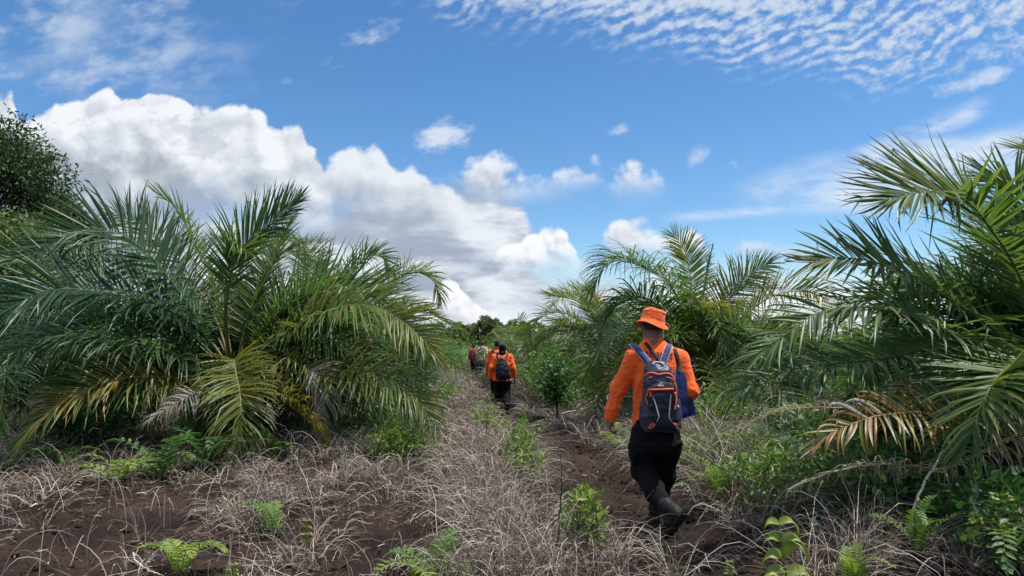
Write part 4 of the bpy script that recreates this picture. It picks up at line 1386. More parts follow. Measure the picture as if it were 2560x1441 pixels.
# undergrowth in the shade of the palms and out in the plantation
def undergrowth():
    rng = np.random.default_rng(9)
    mb = MB()
    zones = []
    ya = 5.4 + 4.2 * rng.random(6000)
    x = np.concatenate([1.95 + 3.6 * rng.random(12000), -7.5 + 6.5 * rng.random(6000), (rng.random(22000) - 0.40) * 1.5 * 30, path_x(ya) + 0.62 + 1.6 * rng.random(6000) ** 1.2, (rng.random(16000) - 0.42) * 80])
    y = np.concatenate([4.7 + 3.9 * rng.random(12000), 8.8 + 3.2 * rng.random(6000), 14 + 40 * rng.random(22000) ** 1.3, ya, 44 + 60 * rng.random(16000)])
    n = len(x)
    k = np.abs(x - path_x(y)) > np.where(y > 44, 0.0, np.where(y > 12, 2.1, np.where((y > 5.4) & (x > path_x(y)), 0.62, 1.15)))
    k &= ~((y < 8) & (x < 0))
    k &= rng.random(n) < 0.15 + 0.85 * sstep(vnoise(x * 0.8, y * 0.8, 12), 0.3, 0.6)
    x, y = x[k], y[k]
    n = len(x)
    far = sstep(y, 10, 30)
    hh = (0.42 + 0.75 * far + 0.7 * sstep(y, 40, 70)) * rng.random(n) * (0.4 + 1.0 * vnoise(x * 1.2, y * 1.2, 13))
    c = np.stack([x, y, gz(x, y) + hh], -1)
    d = unit(rng.normal(size=(n, 3)) + np.array([0, -0.2, 0.1]))
    up = unit(np.array([0, 0, 1.0]) + rng.normal(size=(n, 3)) * 0.5)
    L = (0.07 + 0.16 * far + 0.18 * sstep(y, 40, 80)) * (0.6 + 0.8 * rng.random(n))
    tn = np.where(y < 12.5, np.where((x > 0) & (x < path_x(y) + 1.6), 0.45 + 0.35 * rng.random(n), 0.75 + 0.25 * rng.random(n)), 0.34 + 0.42 * vnoise(x * 0.5, y * 0.5, 3) + 0.15 * rng.random(n))
    leaf_blade(mb, c, d, up, L, L * 0.36, rng, np.clip(tn, 0, 1), 0.4, seg=2)
    tag(mb.build("undergrowth", M['herb']), kind="stuff")


undergrowth()

# ------------------------------------------------------------------ twigs, roots
def px_tube(name, label, cat, pts, radii, mat, sides=6, group=None):
    rng = np.random.default_rng(len(label))
    P = [at(*p) for p in pts]
    C, L = catmull(P, 8 * len(P))
    mb = MB()
    C = C + np.stack([fbm(np.arange(len(C)) * 0.35, np.zeros(len(C)), 5 + i) for i in range(3)], -1) * 0.012
    mb.tube(C, np.interp(np.linspace(0, 1, len(C)), np.linspace(0, 1, len(radii)), radii), sides)
    o = mb.build(name, mat, origin=P[0])
    return tag(o, label, cat, group)


px_tube("twig", "pale crooked twig leaning up into the nearest palm's fronds", "twig", [(2232, 1425, 4.45), (2265, 1388, 4.5), (2282, 1362, 4.52), (2284, 1290, 4.55), (2284, 1270, 4.56), (2310, 1210, 4.6), (2340, 1160, 4.65), (2352, 1132, 4.7), (2372, 1118, 4.7)],
        [0.009, 0.012, 0.011, 0.009, 0.008, 0.006], M['twig'])
px_tube("root", "pale root curving out of bare soil at the bottom left", "root", [(332, 1380, 4.98), (338, 1400, 4.85), (356, 1418, 4.72), (385, 1432, 4.62), (410, 1440, 4.56)], [0.005, 0.006, 0.006, 0.005], M['twig'])
px_tube("twig", "thin dark bare sapling stem standing in the foreground ridge grass", "twig", [(1392, 1390, 4.72), (1398, 1300, 4.74), (1404, 1200, 4.76), (1403, 1130, 4.78)], [0.008, 0.006, 0.004, 0.002], M['dark_twig'])
px_tube("twig", "pale bent twig looping up in front of the little dark tree", "twig", [(1415, 1078, 11.2), (1408, 1052, 11.1), (1402, 1040, 11.05), (1408, 1034, 11.0), (1440, 1026, 11.0)], [0.014, 0.013, 0.011, 0.006], M['twig'])


# ------------------------------------------------------------------ broadleaf trees
def tree(label, pos, h, r, seed, nclump, leaves, leaf, tint, group=None, name="broadleaf_tree", crown_low=0.28):
    rng = np.random.default_rng(seed)
    b = np.array([pos[0], pos[1], float(gz(pos[0], pos[1]))])
    root = empty(name, tuple(b), label, "tree", group)
    tr = MB()
    k = 8
    t = np.linspace(0, 1, k)
    wob = np.stack([fbm(t * 3, t * 0, seed), fbm(t * 3, t * 0, seed + 3), t * 0], -1) * h * 0.06
    axis = b + np.array([0, 0, 1.0]) * (t[:, None] * h * 0.86) + wob
    tr.tube(axis, np.interp(t, [0, 0.1, 1], [1.5, 1.0, 0.15]) * h * 0.018, 8)
    C, R = [], []
    for i in range(nclump):
        s = crown_low + (0.97 - crown_low) * ((i + rng.random()) / nclump)
        prof = np.interp(s, [crown_low, crown_low + .15, 0.6, 0.85, 1.0], [0.55, 0.95, 1.0, 0.62, 0.18])
        az = i * 2.39996 + rng.normal() * 0.4
        rad = r * prof * (0.45 + 0.6 * rng.random())
        root_p = axis[int(min(k - 1, s * 0.82 * (k - 1)))]
        c = np.array([b[0] + math.cos(az) * rad, b[1] + math.sin(az) * rad, b[2] + s * h])
        mid_ = (root_p + c) / 2 + np.array([0, 0, -0.04 * h * rng.random()])
        tr.tube([root_p, mid_, c], [h * 0.0065, h * 0.004, h * 0.0012], 5)
        C.append(c)
        R.append(r * (0.15 + 0.18 * rng.random()))
    tr.build("trunk", M['bark'], root)
    C, R = np.array(C), np.array(R)
    mb = MB()
    n = leaves
    ci = rng.integers(0, nclump, n)
    v = unit(rng.normal(size=(n, 3))) * (rng.random((n, 1)) ** 0.42)
    v[:, 2] *= 0.72
    p = C[ci] + v * R[ci][:, None] * (0.75 + 0.6 * vnoise(v[:, 0] * 3 + ci, v[:, 2] * 3 + v[:, 1] * 2, seed))[:, None]
    d = unit(v + rng.normal(size=(n, 3)) * 0.7)
    up = unit(np.array([0, 0, 1.0]) + rng.normal(size=(n, 3)) * 0.6)
    L = leaf * (0.6 + 0.8 * rng.random(n))
    tc = tint[0] + (tint[1] - tint[0]) * rng.random(nclump)
    leaf_blade(mb, p, d, up, L, L * 0.48, rng, np.clip(tc[ci] + rng.normal(size=n) * 0.10, 0, 1), 0.4, seg=2)
    mb.build("crown", M['crown'], root)
    return root


def at_ground(px, Y):
    return (px_at(px, Y), Y)


tree("tall dark broadleaf tree at the left frame edge, rising above every palm", at_ground(-75, 34), 12.4, 5.8, 401, 90, 80000, 0.20, (.5, 1.0))
tree("lower light green tree in front of the tall dark tree", at_ground(30, 24), 5.9, 2.6, 402, 44, 16000, 0.20, (.22, .5))
tree("small tree at the very left edge between the tall tree and the palms", at_ground(-120, 22), 5.2, 2.4, 403, 36, 12000, 0.20, (.35, .65))

tl = [(1128, 150, 4.6), (1150, 160, 5.6), (1163, 158, 5.0), (1182, 165, 5.6), (1196, 150, 5.2), (1212, 150, 6.9), (1226, 148, 6.2), (1236, 160, 6.4), (1250, 150, 5.4), (1262, 155, 5.0), (1276, 150, 5.6), (1292, 165, 5.4), (1310, 160, 6.0), (1345, 170, 6), (1100, 170, 6)]
tp = None
for i, (px, Y, h) in enumerate(tl):
    x = px_at(px, Y)
    if i < 3:
        o = tree("dark round tree in the far treeline beyond the walkers", (x, Y), 6.0, 2.3, 420 + i, 30, 4200, 0.34, (.15, .7), group="far treeline trees", crown_low=0.1)
        tp = (tp or []) + [o]
    else:
        o = copy_tree(tp[i % 3])
    o.location = (x, Y, float(gz(x, Y)))
    o.scale = (h / 6, h / 6, h / 6)
    o.rotation_euler = (0, 0, i * 1.7)


# ------------------------------------------------------------------ bodies and clothes as one continuous surface each
def hash3(ix, iy, iz, seed):
    h = (ix.astype(np.int64) * 374761393 + iy.astype(np.int64) * 668265263 + iz.astype(np.int64) * 1440662683 + seed * 974711) & 0xFFFFFFFF
    h = ((h ^ (h >> 13)) * 1274126177) & 0xFFFFFFFF
    return ((h ^ (h >> 16)) & 0xFFFF) / 65535.0


def vnoise3(p, seed=0):
    i = np.floor(p)
    f = p - i
    f = f * f * (3 - 2 * f)
    r = 0
    for dx in (0, 1):
        for dy in (0, 1):
            for dz in (0, 1):
                w = (f[..., 0] if dx else 1 - f[..., 0]) * (f[..., 1] if dy else 1 - f[..., 1]) * (f[..., 2] if dz else 1 - f[..., 2])
                r = r + w * hash3(i[..., 0] + dx, i[..., 1] + dy, i[..., 2] + dz, seed)
    return r


def arr(*p):
    return [np.array(tuple(q), float) for q in p]


class Sdf:
    def __init__(self, k=0.03):
        self.p, self.k, self.cuts = [], k, []

    def cap(self, a, b, ra, rb, k=None):
        a, b = arr(a, b)
        ba = b - a
        L2 = float(ba @ ba) + 1e-9

        def f(P):
            h = np.clip(((P - a) @ ba) / L2, 0, 1)
            return np.linalg.norm(P - a - h[..., None] * ba, axis=-1) - (ra + (rb - ra) * h)
        m = max(ra, rb)
        self.p.append((f, np.minimum(a, b) - m, np.maximum(a, b) + m, self.k if k is None else k))
        return self

    def chain(self, pts, rad, k=None):
        for i in range(len(pts) - 1):
            self.cap(pts[i], pts[i + 1], rad[i], rad[i + 1], k)
        return self

    def ell(self, c, r, k=None):
        c, r = arr(c, r)

        def f(P):
            q = (P - c) / r
            n = np.linalg.norm(q, axis=-1)
            return (n - 1) * np.min(r) * 0.5 + 0.5 * n * (n - 1) / (np.linalg.norm(q / r, axis=-1) + 1e-6)
        self.p.append((f, c - r, c + r, self.k if k is None else k))
        return self

    def loft(self, prof, power=2.0, k=None, yaw=0.0):
        """prof rows: z, cx, cy, half width, half depth"""
        A = np.array(sorted(prof), float)
        z0, z1 = A[0, 0], A[-1, 0]
        cyw, syw = math.cos(yaw), math.sin(yaw)

        def f(P):
            z = P[..., 2]
            cx, cy, hw, hd = (np.interp(z, A[:, 0], A[:, j]) for j in (1, 2, 3, 4))
            dx, dy = P[..., 0] - cx, P[..., 1] - cy
            dx, dy = dx * cyw + dy * syw, dy * cyw - dx * syw
            x, y = np.abs(dx / hw), np.abs(dy / hd)
            n = (x ** power + y ** power) ** (1 / power)
            side = (n - 1) * np.minimum(hw, hd)
            cap = np.maximum(z - z1, z0 - z)
            return np.maximum(side, cap)
        m = A[:, 3].max() + A[:, 4].max()
        self.p.append((f, np.array([A[:, 1].min() - m, A[:, 2].min() - m, z0]), np.array([A[:, 1].max() + m, A[:, 2].max() + m, z1]), self.k if k is None else k))
        return self

    def cut(self, point, normal):
        """keeps the side the normal points away from"""
        self.cuts.append(arr(point, normal))
        return self

    def value(self, P):
        D = np.full(P.shape[:-1], 1.0)
        for f, lo, hi, k in self.p:
            d = f(P)
            h = np.clip(0.5 + 0.5 * (D - d) / k, 0, 1)
            D = D * (1 - h) + d * h - k * h * (1 - h)
        for p, n in self.cuts:
            D = np.maximum(D, (P - p) @ unit(n))
        return D

    def mesh(self, res, wrinkle=None):
        lo = np.min([p[1] for p in self.p], 0) - 0.05
        hi = np.max([p[2] for p in self.p], 0) + 0.05
        dim = np.ceil((hi - lo) / res).astype(int) + 1
        ax = [lo[i] + np.arange(dim[i]) * res for i in range(3)]
        D = np.full(dim, 0.5, np.float32)
        for f, a, b, k in self.p:
            pad = k + 0.05
            s = [slice(max(0, int((a[i] - pad - lo[i]) / res)), min(dim[i], int((b[i] + pad - lo[i]) / res) + 2)) for i in range(3)]
            P = np.stack(np.meshgrid(ax[0][s[0]], ax[1][s[1]], ax[2][s[2]], indexing='ij'), -1)
            d = f(P).astype(np.float32)
            E = D[s[0], s[1], s[2]]
            h = np.clip(0.5 + 0.5 * (E - d) / k, 0, 1)
            D[s[0], s[1], s[2]] = E * (1 - h) + d * h - k * h * (1 - h)
        if self.cuts or wrinkle:
            near = np.argwhere(np.abs(D) < 0.06)
            P = lo + near * res
            v = D[near[:, 0], near[:, 1], near[:, 2]]
            if wrinkle:
                v = v + wrinkle(P)
            D[near[:, 0], near[:, 1], near[:, 2]] = v
            for p, n in self.cuts:
                n = unit(n)
                pl = ((ax[0] - p[0]) * n[0])[:, None, None] + ((ax[1] - p[1]) * n[1])[None, :, None] + ((ax[2] - p[2]) * n[2])[None, None, :]
                D = np.maximum(D, pl.astype(np.float32))
        return nets(D, lo, res)


def nets(D, lo, res):
    """surface nets: one vertex in every cell the surface crosses"""
    S = D < 0
    c = [S[i:S.shape[0] - 1 + i, j:S.shape[1] - 1 + j, k:S.shape[2] - 1 + k] for i in (0, 1) for j in (0, 1) for k in (0, 1)]
    s = sum(x.astype(np.int8) for x in c)
    act = (s > 0) & (s < 8)
    cells = np.argwhere(act)
    vid = np.full(act.shape, -1, np.int64)
    vid[tuple(cells.T)] = np.arange(len(cells))
    acc = np.zeros((len(cells), 3))
    cnt = np.zeros(len(cells))
    for axis in range(3):
        o1, o2 = [a for a in range(3) if a != axis]
        for u in (0, 1):
            for v in (0, 1):
                off = np.zeros(3, int)
                off[o1], off[o2] = u, v
                a = cells + off
                b = a.copy()
                b[:, axis] += 1
                da, db = D[tuple(a.T)], D[tuple(b.T)]
                x = (da < 0) != (db < 0)
                t = da[x] / (da[x] - db[x])
                pt = a[x].astype(float)
                pt[:, axis] += t
                acc[x] += pt
                cnt[x] += 1
    V = lo + acc / cnt[:, None] * res
    Q = []
    for axis in range(3):
        o1, o2 = (axis + 1) % 3, (axis + 2) % 3
        a = np.moveaxis(S, axis, 0)
        ed = a[:-1] != a[1:]
        ed = np.moveaxis(ed, 0, axis)
        e = np.argwhere(ed)
        e = e[(e[:, o1] > 0) & (e[:, o2] > 0) & (e[:, o1] < act.shape[o1]) & (e[:, o2] < act.shape[o2])]
        flip = S[tuple(e.T)]
        ids = []
        for du, dv in ((1, 1), (0, 1), (0, 0), (1, 0)):
            q = e.copy()
            q[:, o1] -= du
            q[:, o2] -= dv
            ids.append(vid[tuple(q.T)])
        q = np.stack(ids, -1)
        q[~flip] = q[~flip][:, ::-1]
        Q.append(q[(q >= 0).all(1)])
    return V, np.concatenate(Q)


def sdf_obj(name, sdf, res, mat, parent, wrinkle=None, tint=0.5):
    V, Q = sdf.mesh(res, wrinkle)
    return MB().add(V, Q, tint=tint).build(name, mat, parent)


def folds(amp, freq, stretch=(1, 1, 2.2), seed=0, freq2=2.1):
    st = np.array(stretch)

    def f(P):
        q = P * freq / st
        q = q + 0.8 * np.stack([vnoise3(q * 0.7 + 5, seed + 1), vnoise3(q * 0.7 + 9, seed + 2), vnoise3(q * 0.7 + 3, seed + 3)], -1)
        a = 1 - np.abs(2 * vnoise3(q, seed + 4) - 1)
        b = 1 - np.abs(2 * vnoise3(q * freq2, seed + 5) - 1)
        return -amp * (a * a + 0.5 * b * b - 0.6)
    return f


def cloth_mat(name, color, rough=0.8, spec=0.25, var=0.12, sheen=0.2, bs=0.4, second=None, scale=14.0):
    m = plain_mat(name, color, rough, spec, var, scale, bs, 38.0, 0.012, second)
    b = m.node_tree.nodes['Principled BSDF']
    b.inputs['Sheen Weight'].default_value = sheen
    b.inputs['Sheen Roughness'].default_value = 0.5
    return m


M['orange'] = cloth_mat("orange_cloth", (0.88, 0.118, 0.012), var=0.14, scale=5.0)
M['hat'] = cloth_mat("orange_hat_cloth", (0.80, 0.125, 0.018), bs=0.6)
M['black_cloth'] = cloth_mat("black_cloth", (0.006, 0.006, 0.008), sheen=0.0, spec=0.12)
M['skin'] = plain_mat("skin", (0.17, 0.083, 0.052), 0.55, 0.4, 0.12, 30)
M['hair'] = plain_mat("black_hair", (0.010, 0.009, 0.009), 0.6, 0.4, 0.3, 200, 0.5, 400, 0.003)
M['boot'] = plain_mat("black_boot", (0.011, 0.011, 0.012), 0.62, 0.25, 0.4, 40, 0.3, 120, 0.003)
M['sole'] = plain_mat("boot_sole", (0.020, 0.018, 0.017), 0.85, 0.2, 0.4, 60, 0.5, 120, 0.004)
M['navy'] = cloth_mat("navy_nylon", (0.011, 0.016, 0.052), rough=0.5, spec=0.5, sheen=0.05, bs=0.5)
M['navy_dark'] = cloth_mat("dark_navy_nylon", (0.007, 0.009, 0.022), rough=0.55, spec=0.4, sheen=0.0, bs=0.5)
M['navy_shiny'] = plain_mat("shiny_navy_nylon", (0.008, 0.022, 0.105), 0.33, 0.6, 0.25, 10, 0.5, 25, 0.012)
M['strap'] = cloth_mat("navy_strap", (0.035, 0.048, 0.14), rough=0.75)
M['black_strap'] = cloth_mat("black_strap", (0.012, 0.012, 0.014), rough=0.7)
M['trim'] = cloth_mat("orange_trim", (0.78, 0.13, 0.06), rough=0.6)
M['grey_tape'] = plain_mat("grey_reflective_tape", (0.42, 0.43, 0.45), 0.45, 0.5, 0.15, 60)
M['white_print'] = plain_mat("white_print", (0.75, 0.75, 0.75), 0.6, 0.3, 0.05)
M['black_print'] = plain_mat("black_print", (0.018, 0.010, 0.010), 0.7, 0.2, 0.1)
M['red'] = cloth_mat("red_cloth", (0.30, 0.014, 0.035))
M['jeans'] = cloth_mat("dark_jeans", (0.045, 0.055, 0.085))
M['eye'] = plain_mat("eye", (0.6, 0.58, 0.55), 0.2, 0.5, 0.05)


def camo_mat():
    m, t, b, out = new_mat("camouflage_cloth")
    n = noise_tex(t, 11.0, 3, rough=0.6)
    n2 = noise_tex(t, 17.0, 2, rough=0.5, stretch=(1, 1, 1.4))
    c = ramp(t, n, [(0.40, (0.20, 0.17, 0.10)), (0.45, (0.50, 0.45, 0.32)), (0.60, (0.68, 0.62, 0.48))])
    c2 = ramp(t, n2, [(0.58, (1, 1, 1)), (0.62, (0.45, 0.43, 0.36))])
    x = t.nodes.new('ShaderNodeMix')
    x.data_type = 'RGBA'
    x.blend_type = 'MULTIPLY'
    x.inputs[0].default_value = 1
    t.links.new(c, x.inputs[6])
    t.links.new(c2, x.inputs[7])
    t.links.new(x.outputs[2], b.inputs['Base Color'])
    b.inputs['Roughness'].default_value = 0.85
    return m


M['camo'] = camo_mat()


def hit(px, py, sdf, y0, y1=None, lift=0.0):
    """where a line of sight meets a surface"""
    y1 = y1 or y0 + 0.9
    Y = np.linspace(y0, y1, 400)
    P = np.array([tuple(at(px, py, y)) for y in Y])
    d = sdf.value(P)
    i = np.argmax(d < 0) if (d < 0).any() else np.argmin(d)
    q = P[i].copy()
    q[1] -= lift
    return q


def ribbon(mb, pts, width, thick, nrm, tint=0.5, mat=0, n=None):
    """flat strap with real thickness along pts; nrm = outward normals (one per point or one for all)"""
    C, L = catmull(pts, n or 6 * len(pts))
    T = unit(np.gradient(C, axis=0))
    nr = np.array([tuple(q) for q in nrm], float)
    if len(nr) > 1:
        t = np.linspace(0, 1, len(C))
        nr = np.stack([np.interp(t, np.linspace(0, 1, len(nr)), nr[:, j]) for j in range(3)], -1)
    N = unit(nr - (np.sum(nr * T, 1)[:, None] if len(nr) > 1 else (T @ nr[0])[:, None]) * T)
    S = np.cross(T, N)
    w, h = width / 2, thick / 2
    ring = np.stack([C - S * w - N * h, C - S * w * 0.96 + N * h, C + S * w * 0.96 + N * h, C + S * w - N * h], 1)
    k = len(C)
    idx = np.arange(k * 4).reshape(k, 4)
    nx = np.roll(idx, -1, axis=1)
    quads = np.stack([idx[:-1], nx[:-1], nx[1:], idx[1:]], -1).reshape(-1, 4)
    quads = np.concatenate([quads, [[0, 1, 2, 3], [(k - 1) * 4 + i for i in (3, 2, 1, 0)]]])
    mb.add(ring.reshape(-1, 3), quads, tint=tint, mat=mat)
    return C, S


def text_mesh(body, size, sx=1.0):
    cu = bpy.data.curves.new("lettering_outline", 'FONT')
    cu.body = body
    cu.size = size
    cu.align_x = 'CENTER'
    cu.align_y = 'CENTER'
    cu.offset = size * 0.022
    cu.resolution_u = 3
    ob = bpy.data.objects.new("lettering_outline", cu)
    COL.objects.link(ob)
    dg = bpy.context.evaluated_depsgraph_get()
    me = bpy.data.meshes.new_from_object(ob.evaluated_get(dg))
    V = np.array([tuple(v.co) for v in me.vertices])
    F = [tuple(p.vertices) for p in me.polygons]
    bpy.data.objects.remove(ob)
    bpy.data.curves.remove(cu)
    bpy.data.meshes.remove(me)
    V[:, 0] *= sx
    return V, F


# ------------------------------------------------------------------ the near man
def near_man():
    foot = at(1648, 1318, 5.5)
    root = empty("person", (foot.x, 5.5, 0.0), "man in orange shirt and orange bucket hat walking away with a navy backpack", "person")
    A = lambda x, y, d: np.array(tuple(at(x, y, d)))
    head = A(1630, 815, 5.60)
    neck = A(1632, 862, 5.57)
    shL, shR = A(1584, 893, 5.54), A(1701, 896, 5.54)
    elL, wrL = A(1548, 973, 5.57), A(1525, 1044, 5.58)
    elR, wrR = A(1722, 978, 5.50), A(1706, 985, 5.78)
    hipL, hipR = A(1609, 1092, 5.50), A(1664, 1092, 5.50)
    knL, anL = A(1607, 1178, 5.56), A(1662, 1262, 5.25)
    knR, anR = A(1663, 1185, 5.68), A(1641, 1270, 5.84)
    heL, toL = A(1697, 1284, 5.13), A(1664, 1329, 5.24)
    heR, toR = A(1646, 1288, 5.80), A(1632, 1286, 6.03)
    # body
    b = Sdf(0.02)
    b.ell(head, (0.074, 0.092, 0.112))
    b.ell(head + (0, 0.03, -0.055), (0.060, 0.070, 0.062))
    b.cap(head + (0, 0.105, -0.02), head + (0, 0.088, 0.015), 0.014, 0.008, 0.012)
    b.ell(head + (-0.077, 0.0, -0.02), (0.010, 0.020, 0.032), 0.008).ell(head + (0.077, 0.0, -0.02), (0.010, 0.020, 0.032), 0.008)
    b.cap(neck, head + (0, 0, -0.05), 0.060, 0.058, 0.03)
    b.chain([neck, A(1640, 960, 5.53), A(1638, 1075, 5.50)], [0.08, 0.11, 0.11], 0.05)
    b.cap(shL, shR, 0.05, 0.05, 0.04)
    b.chain([shL, elL, wrL], [0.050, 0.040, 0.027])
    b.chain([shR, elR, wrR], [0.050, 0.040, 0.028])
    b.chain([hipL, knL, anL, toL], [0.085, 0.056, 0.04, 0.03], 0.04)
    b.chain([hipR, knR, anR, toR], [0.085, 0.056, 0.04, 0.03], 0.04)

    def hand(w, fwd, side, palm_n, curl):
        """wrist, finger direction, axis across the knuckles (thumb side positive), palm normal"""
        fwd, side, palm_n = unit(fwd), unit(side), unit(palm_n)
        for s in np.linspace(-0.026, 0.030, 4):
            b.cap(w + fwd * 0.012 + side * s * 0.6, w + fwd * 0.078 + side * s, 0.015, 0.012, 0.014)
        for s, l in zip((-0.031, -0.010, 0.012, 0.033), (0.058, 0.072, 0.076, 0.068)):
            p = w + fwd * 0.082 + side * s
            d = fwd
            for j, part in enumerate((0.45, 0.32, 0.23)):
                ca = curl * (j + 0.7)
                d = unit(fwd * math.cos(ca) + palm_n * math.sin(ca))
                q = p + d * l * part
                b.cap(p, q, 0.0095 - 0.0008 * j, 0.009 - 0.0008 * j, 0.004)
                p = q
        t0 = w + fwd * 0.028 + side * 0.030
        t1 = t0 + unit(fwd * 0.7 + side * 0.7 + palm_n * 0.35) * 0.034
        t2 = t1 + unit(fwd * 0.95 + side * 0.2 + palm_n * 0.5) * 0.028
        b.cap(w + side * 0.012, t0, 0.017, 0.014, 0.01).cap(t0, t1, 0.013, 0.011, 0.006).cap(t1, t2, 0.011, 0.0085, 0.004)

    hand(wrL, np.array([-0.04, -0.05, -1.0]), np.array([0.15, 0.98, 0.0]), np.array([1.0, -0.15, 0.1]), 0.62)
    hand(wrR, np.array([-0.25, 0.9, 0.1]), np.array([0.3, 0.1, 0.95]), np.array([-0.95, -0.2, 0.2]), 0.7)
    body = sdf_obj("body", b, 0.0060, M['skin'], root)
    e = MB()
    for sx in (-0.03, 0.03):
        c = head + (sx, 0.083, 0.004)
        e.tube([c + (0, -.010, 0), c, c + (0, 0.007, 0)], [0.006, 0.010, 0.003], 8)
    e.build("eyes", M['eye'], root)
    # hair below the hat
    h = Sdf(0.02).ell(head + (0, -0.006, 0.012), (0.0775, 0.092, 0.104))
    h.cut(head + (0, -0.02, -0.045), (0, 0.75, -0.65))
    sdf_obj("hair", h, 0.007, M['hair'], root)
    # shirt
    s = Sdf(0.035)
    z = lambda py: EYE - (py - 848) * 5.53 / FPX
    cx = lambda px: (px - 1280) / FPX * 5.53
    torso = [(z(848), cx(1632), 5.575, .064, .066), (z(862), cx(1632), 5.570, .078, .078), (z(870), cx(1634), 5.56, .115, .085), (z(880), cx(1637), 5.555, .160, .095),
             (z(895), cx(1640), 5.55, .190, .110), (z(915), cx(1641), 5.54, .196, .122), (z(950), cx(1640), 5.535, .186, .128), (z(1000), cx(1638), 5.53, .172, .124),
             (z(1040), cx(1637), 5.525, .178, .128), (z(1078), cx(1637), 5.52, .188, .136), (z(1100), cx(1637), 5.52, .190, .138)]
    s.loft(torso, 2.3)
    s.chain([shL, elL, wrL + (0.002, 0, 0.0)], [0.067, 0.060, 0.046], 0.045)
    s.chain([shR, elR, wrR - (0, 0.03, 0)], [0.067, 0.060, 0.048], 0.045)
    s.cap(shL + (0.03, 0, 0.0), neck + (-0.02, 0, 0.0), 0.052, 0.06, 0.05).cap(shR + (-0.03, 0, 0.0), neck + (0.02, 0, 0), 0.052, 0.06, 0.05)
    hem = Sdf()
    s.cut(A(1637, 1069, 5.52), (0, 0.10, -1.0))
    wr = folds(0.018, 7.0, (1, 1, 1.6), 3)
    w2 = folds(0.008, 15.0, (1.0, 1.0, 0.38), 8)

    def wrinkle(P):
        lower = sstep(z(930) - P[:, 2], 0, 0.25)
        arm = sstep(np.abs(P[:, 0] - cx(1640)), 0.20, 0.26)
        return wr(P) * (0.45 + 0.55 * lower) + w2(P) * np.maximum(0.30, arm * 0.8)
    shirt = sdf_obj("shirt", s, 0.0065, M['orange'], root, wrinkle)
    # stand collar
    cl = MB()
    ang = np.linspace(0, 2 * math.pi, 25)
    for zz, rr in ((z(857), 0.075),):
        pts = [np.array([cx(1632) + math.cos(a) * rr * 0.98, 5.574 + math.sin(a) * rr, zz + 0.006 - 0.010 * math.sin(a)]) for a in ang]
        ribbon(cl, pts, 0.036, 0.006, [np.array([math.cos(a), math.sin(a), 0.18]) for a in ang], n=49)
    cl.build("collar", M['orange'], shirt)
    # printed word across the shoulders
    V, F = text_mesh("BASARNAS", 0.066, 0.80)
    rot = -0.09
    tm = MB()
    pv = []
    for x, y, _ in V:
        px = 1641 + (x * math.cos(rot) - y * math.sin(rot)) * FPX / 5.42
        py = 889 - (x * math.sin(rot) + y * math.cos(rot)) * FPX / 5.42
        pv.append(hit(px, py, s, 5.2, 5.6, 0.010))
    tris = []
    for f in F:
        for i in range(1, len(f) - 1):
            tris.append((f[0], f[i], f[i + 1]))
    tm.add(np.array(pv), None, tris)
    tm.build("lettering", M['black_print'], shirt)
    # trousers
    t = Sdf(0.035)
    zz = lambda py: EYE - (py - 848) * 5.5 / FPX
    t.loft([(zz(1045), cx(1637), 5.52, .165, .118), (zz(1075), cx(1637), 5.51, .175, .125), (zz(1105), cx(1637), 5.50, .178, .128), (zz(1118), cx(1637), 5.50, .165, .115)], 2.4)
    t.chain([hipL, knL, A(1636, 1228, 5.38), A(1655, 1252, 5.29)], [0.104, 0.088, 0.075, 0.068], 0.03)
    t.chain([hipR, knR, A(1650, 1240, 5.80), A(1645, 1258, 5.83)], [0.100, 0.080, 0.066, 0.062], 0.03)
    t.ell(A(1584, 1128, 5.50), (0.030, 0.07, 0.085), 0.03)
    t.ell(A(1690, 1128, 5.52), (0.026, 0.07, 0.080), 0.03)
    sdf_obj("trousers", t, 0.0085, M['black_cloth'], root, folds(0.016, 8.0, (1.3, 1.3, 0.8), 13))
    # boots
    for (an, he, to, up) in ((anL, heL, toL, A(1652, 1248, 5.30)), (anR, heR, toR, A(1647, 1248, 5.81))):
        q = Sdf(0.028)
        q.chain([up, an], [0.058, 0.056])
        q.cap(an, he * 0.8 + an * 0.2, 0.052, 0.046)
        q.cap(he * 0.86 + to * 0.14, to, 0.042, 0.040)
        q.cap(an, he * 0.45 + to * 0.55, 0.052, 0.042)
        boot = sdf_obj("boot", q, 0.0075, M['boot'], root, folds(0.006, 20, (1, 1, 1), 17))
        # sole: a slab under heel and toe
        ax_ = unit(to - he)
        nrm = unit(np.cross(np.cross(ax_, an - he), ax_))          # from the sole towards the ankle
        sd = np.cross(ax_, nrm)
        so = MB()
        m_ = 14
        tt = np.linspace(-0.045, np.linalg.norm(to - he) + 0.045, m_)
        wd = np.interp(np.linspace(0, 1, m_), [0, 0.08, 0.3, 0.45, 0.75, 0.93, 1], [0.018, 0.036, 0.040, 0.036, 0.048, 0.038, 0.016])
        C = he + ax_ * tt[:, None] - nrm * 0.036
        ring = np.stack([C - sd * wd[:, None] - nrm * 0.011, C - sd * wd[:, None] + nrm * 0.011, C + sd * wd[:, None] + nrm * 0.011, C + sd * wd[:, None] - nrm * 0.011], 1)
        idx = np.arange(m_ * 4).reshape(m_, 4)
        nx = np.roll(idx, -1, axis=1)
        so.add(ring.reshape(-1, 3), np.concatenate([np.stack([idx[:-1], nx[:-1], nx[1:], idx[1:]], -1).reshape(-1, 4), [[0, 1, 2, 3], [idx[-1, 3], idx[-1, 2], idx[-1, 1], idx[-1, 0]]]]))
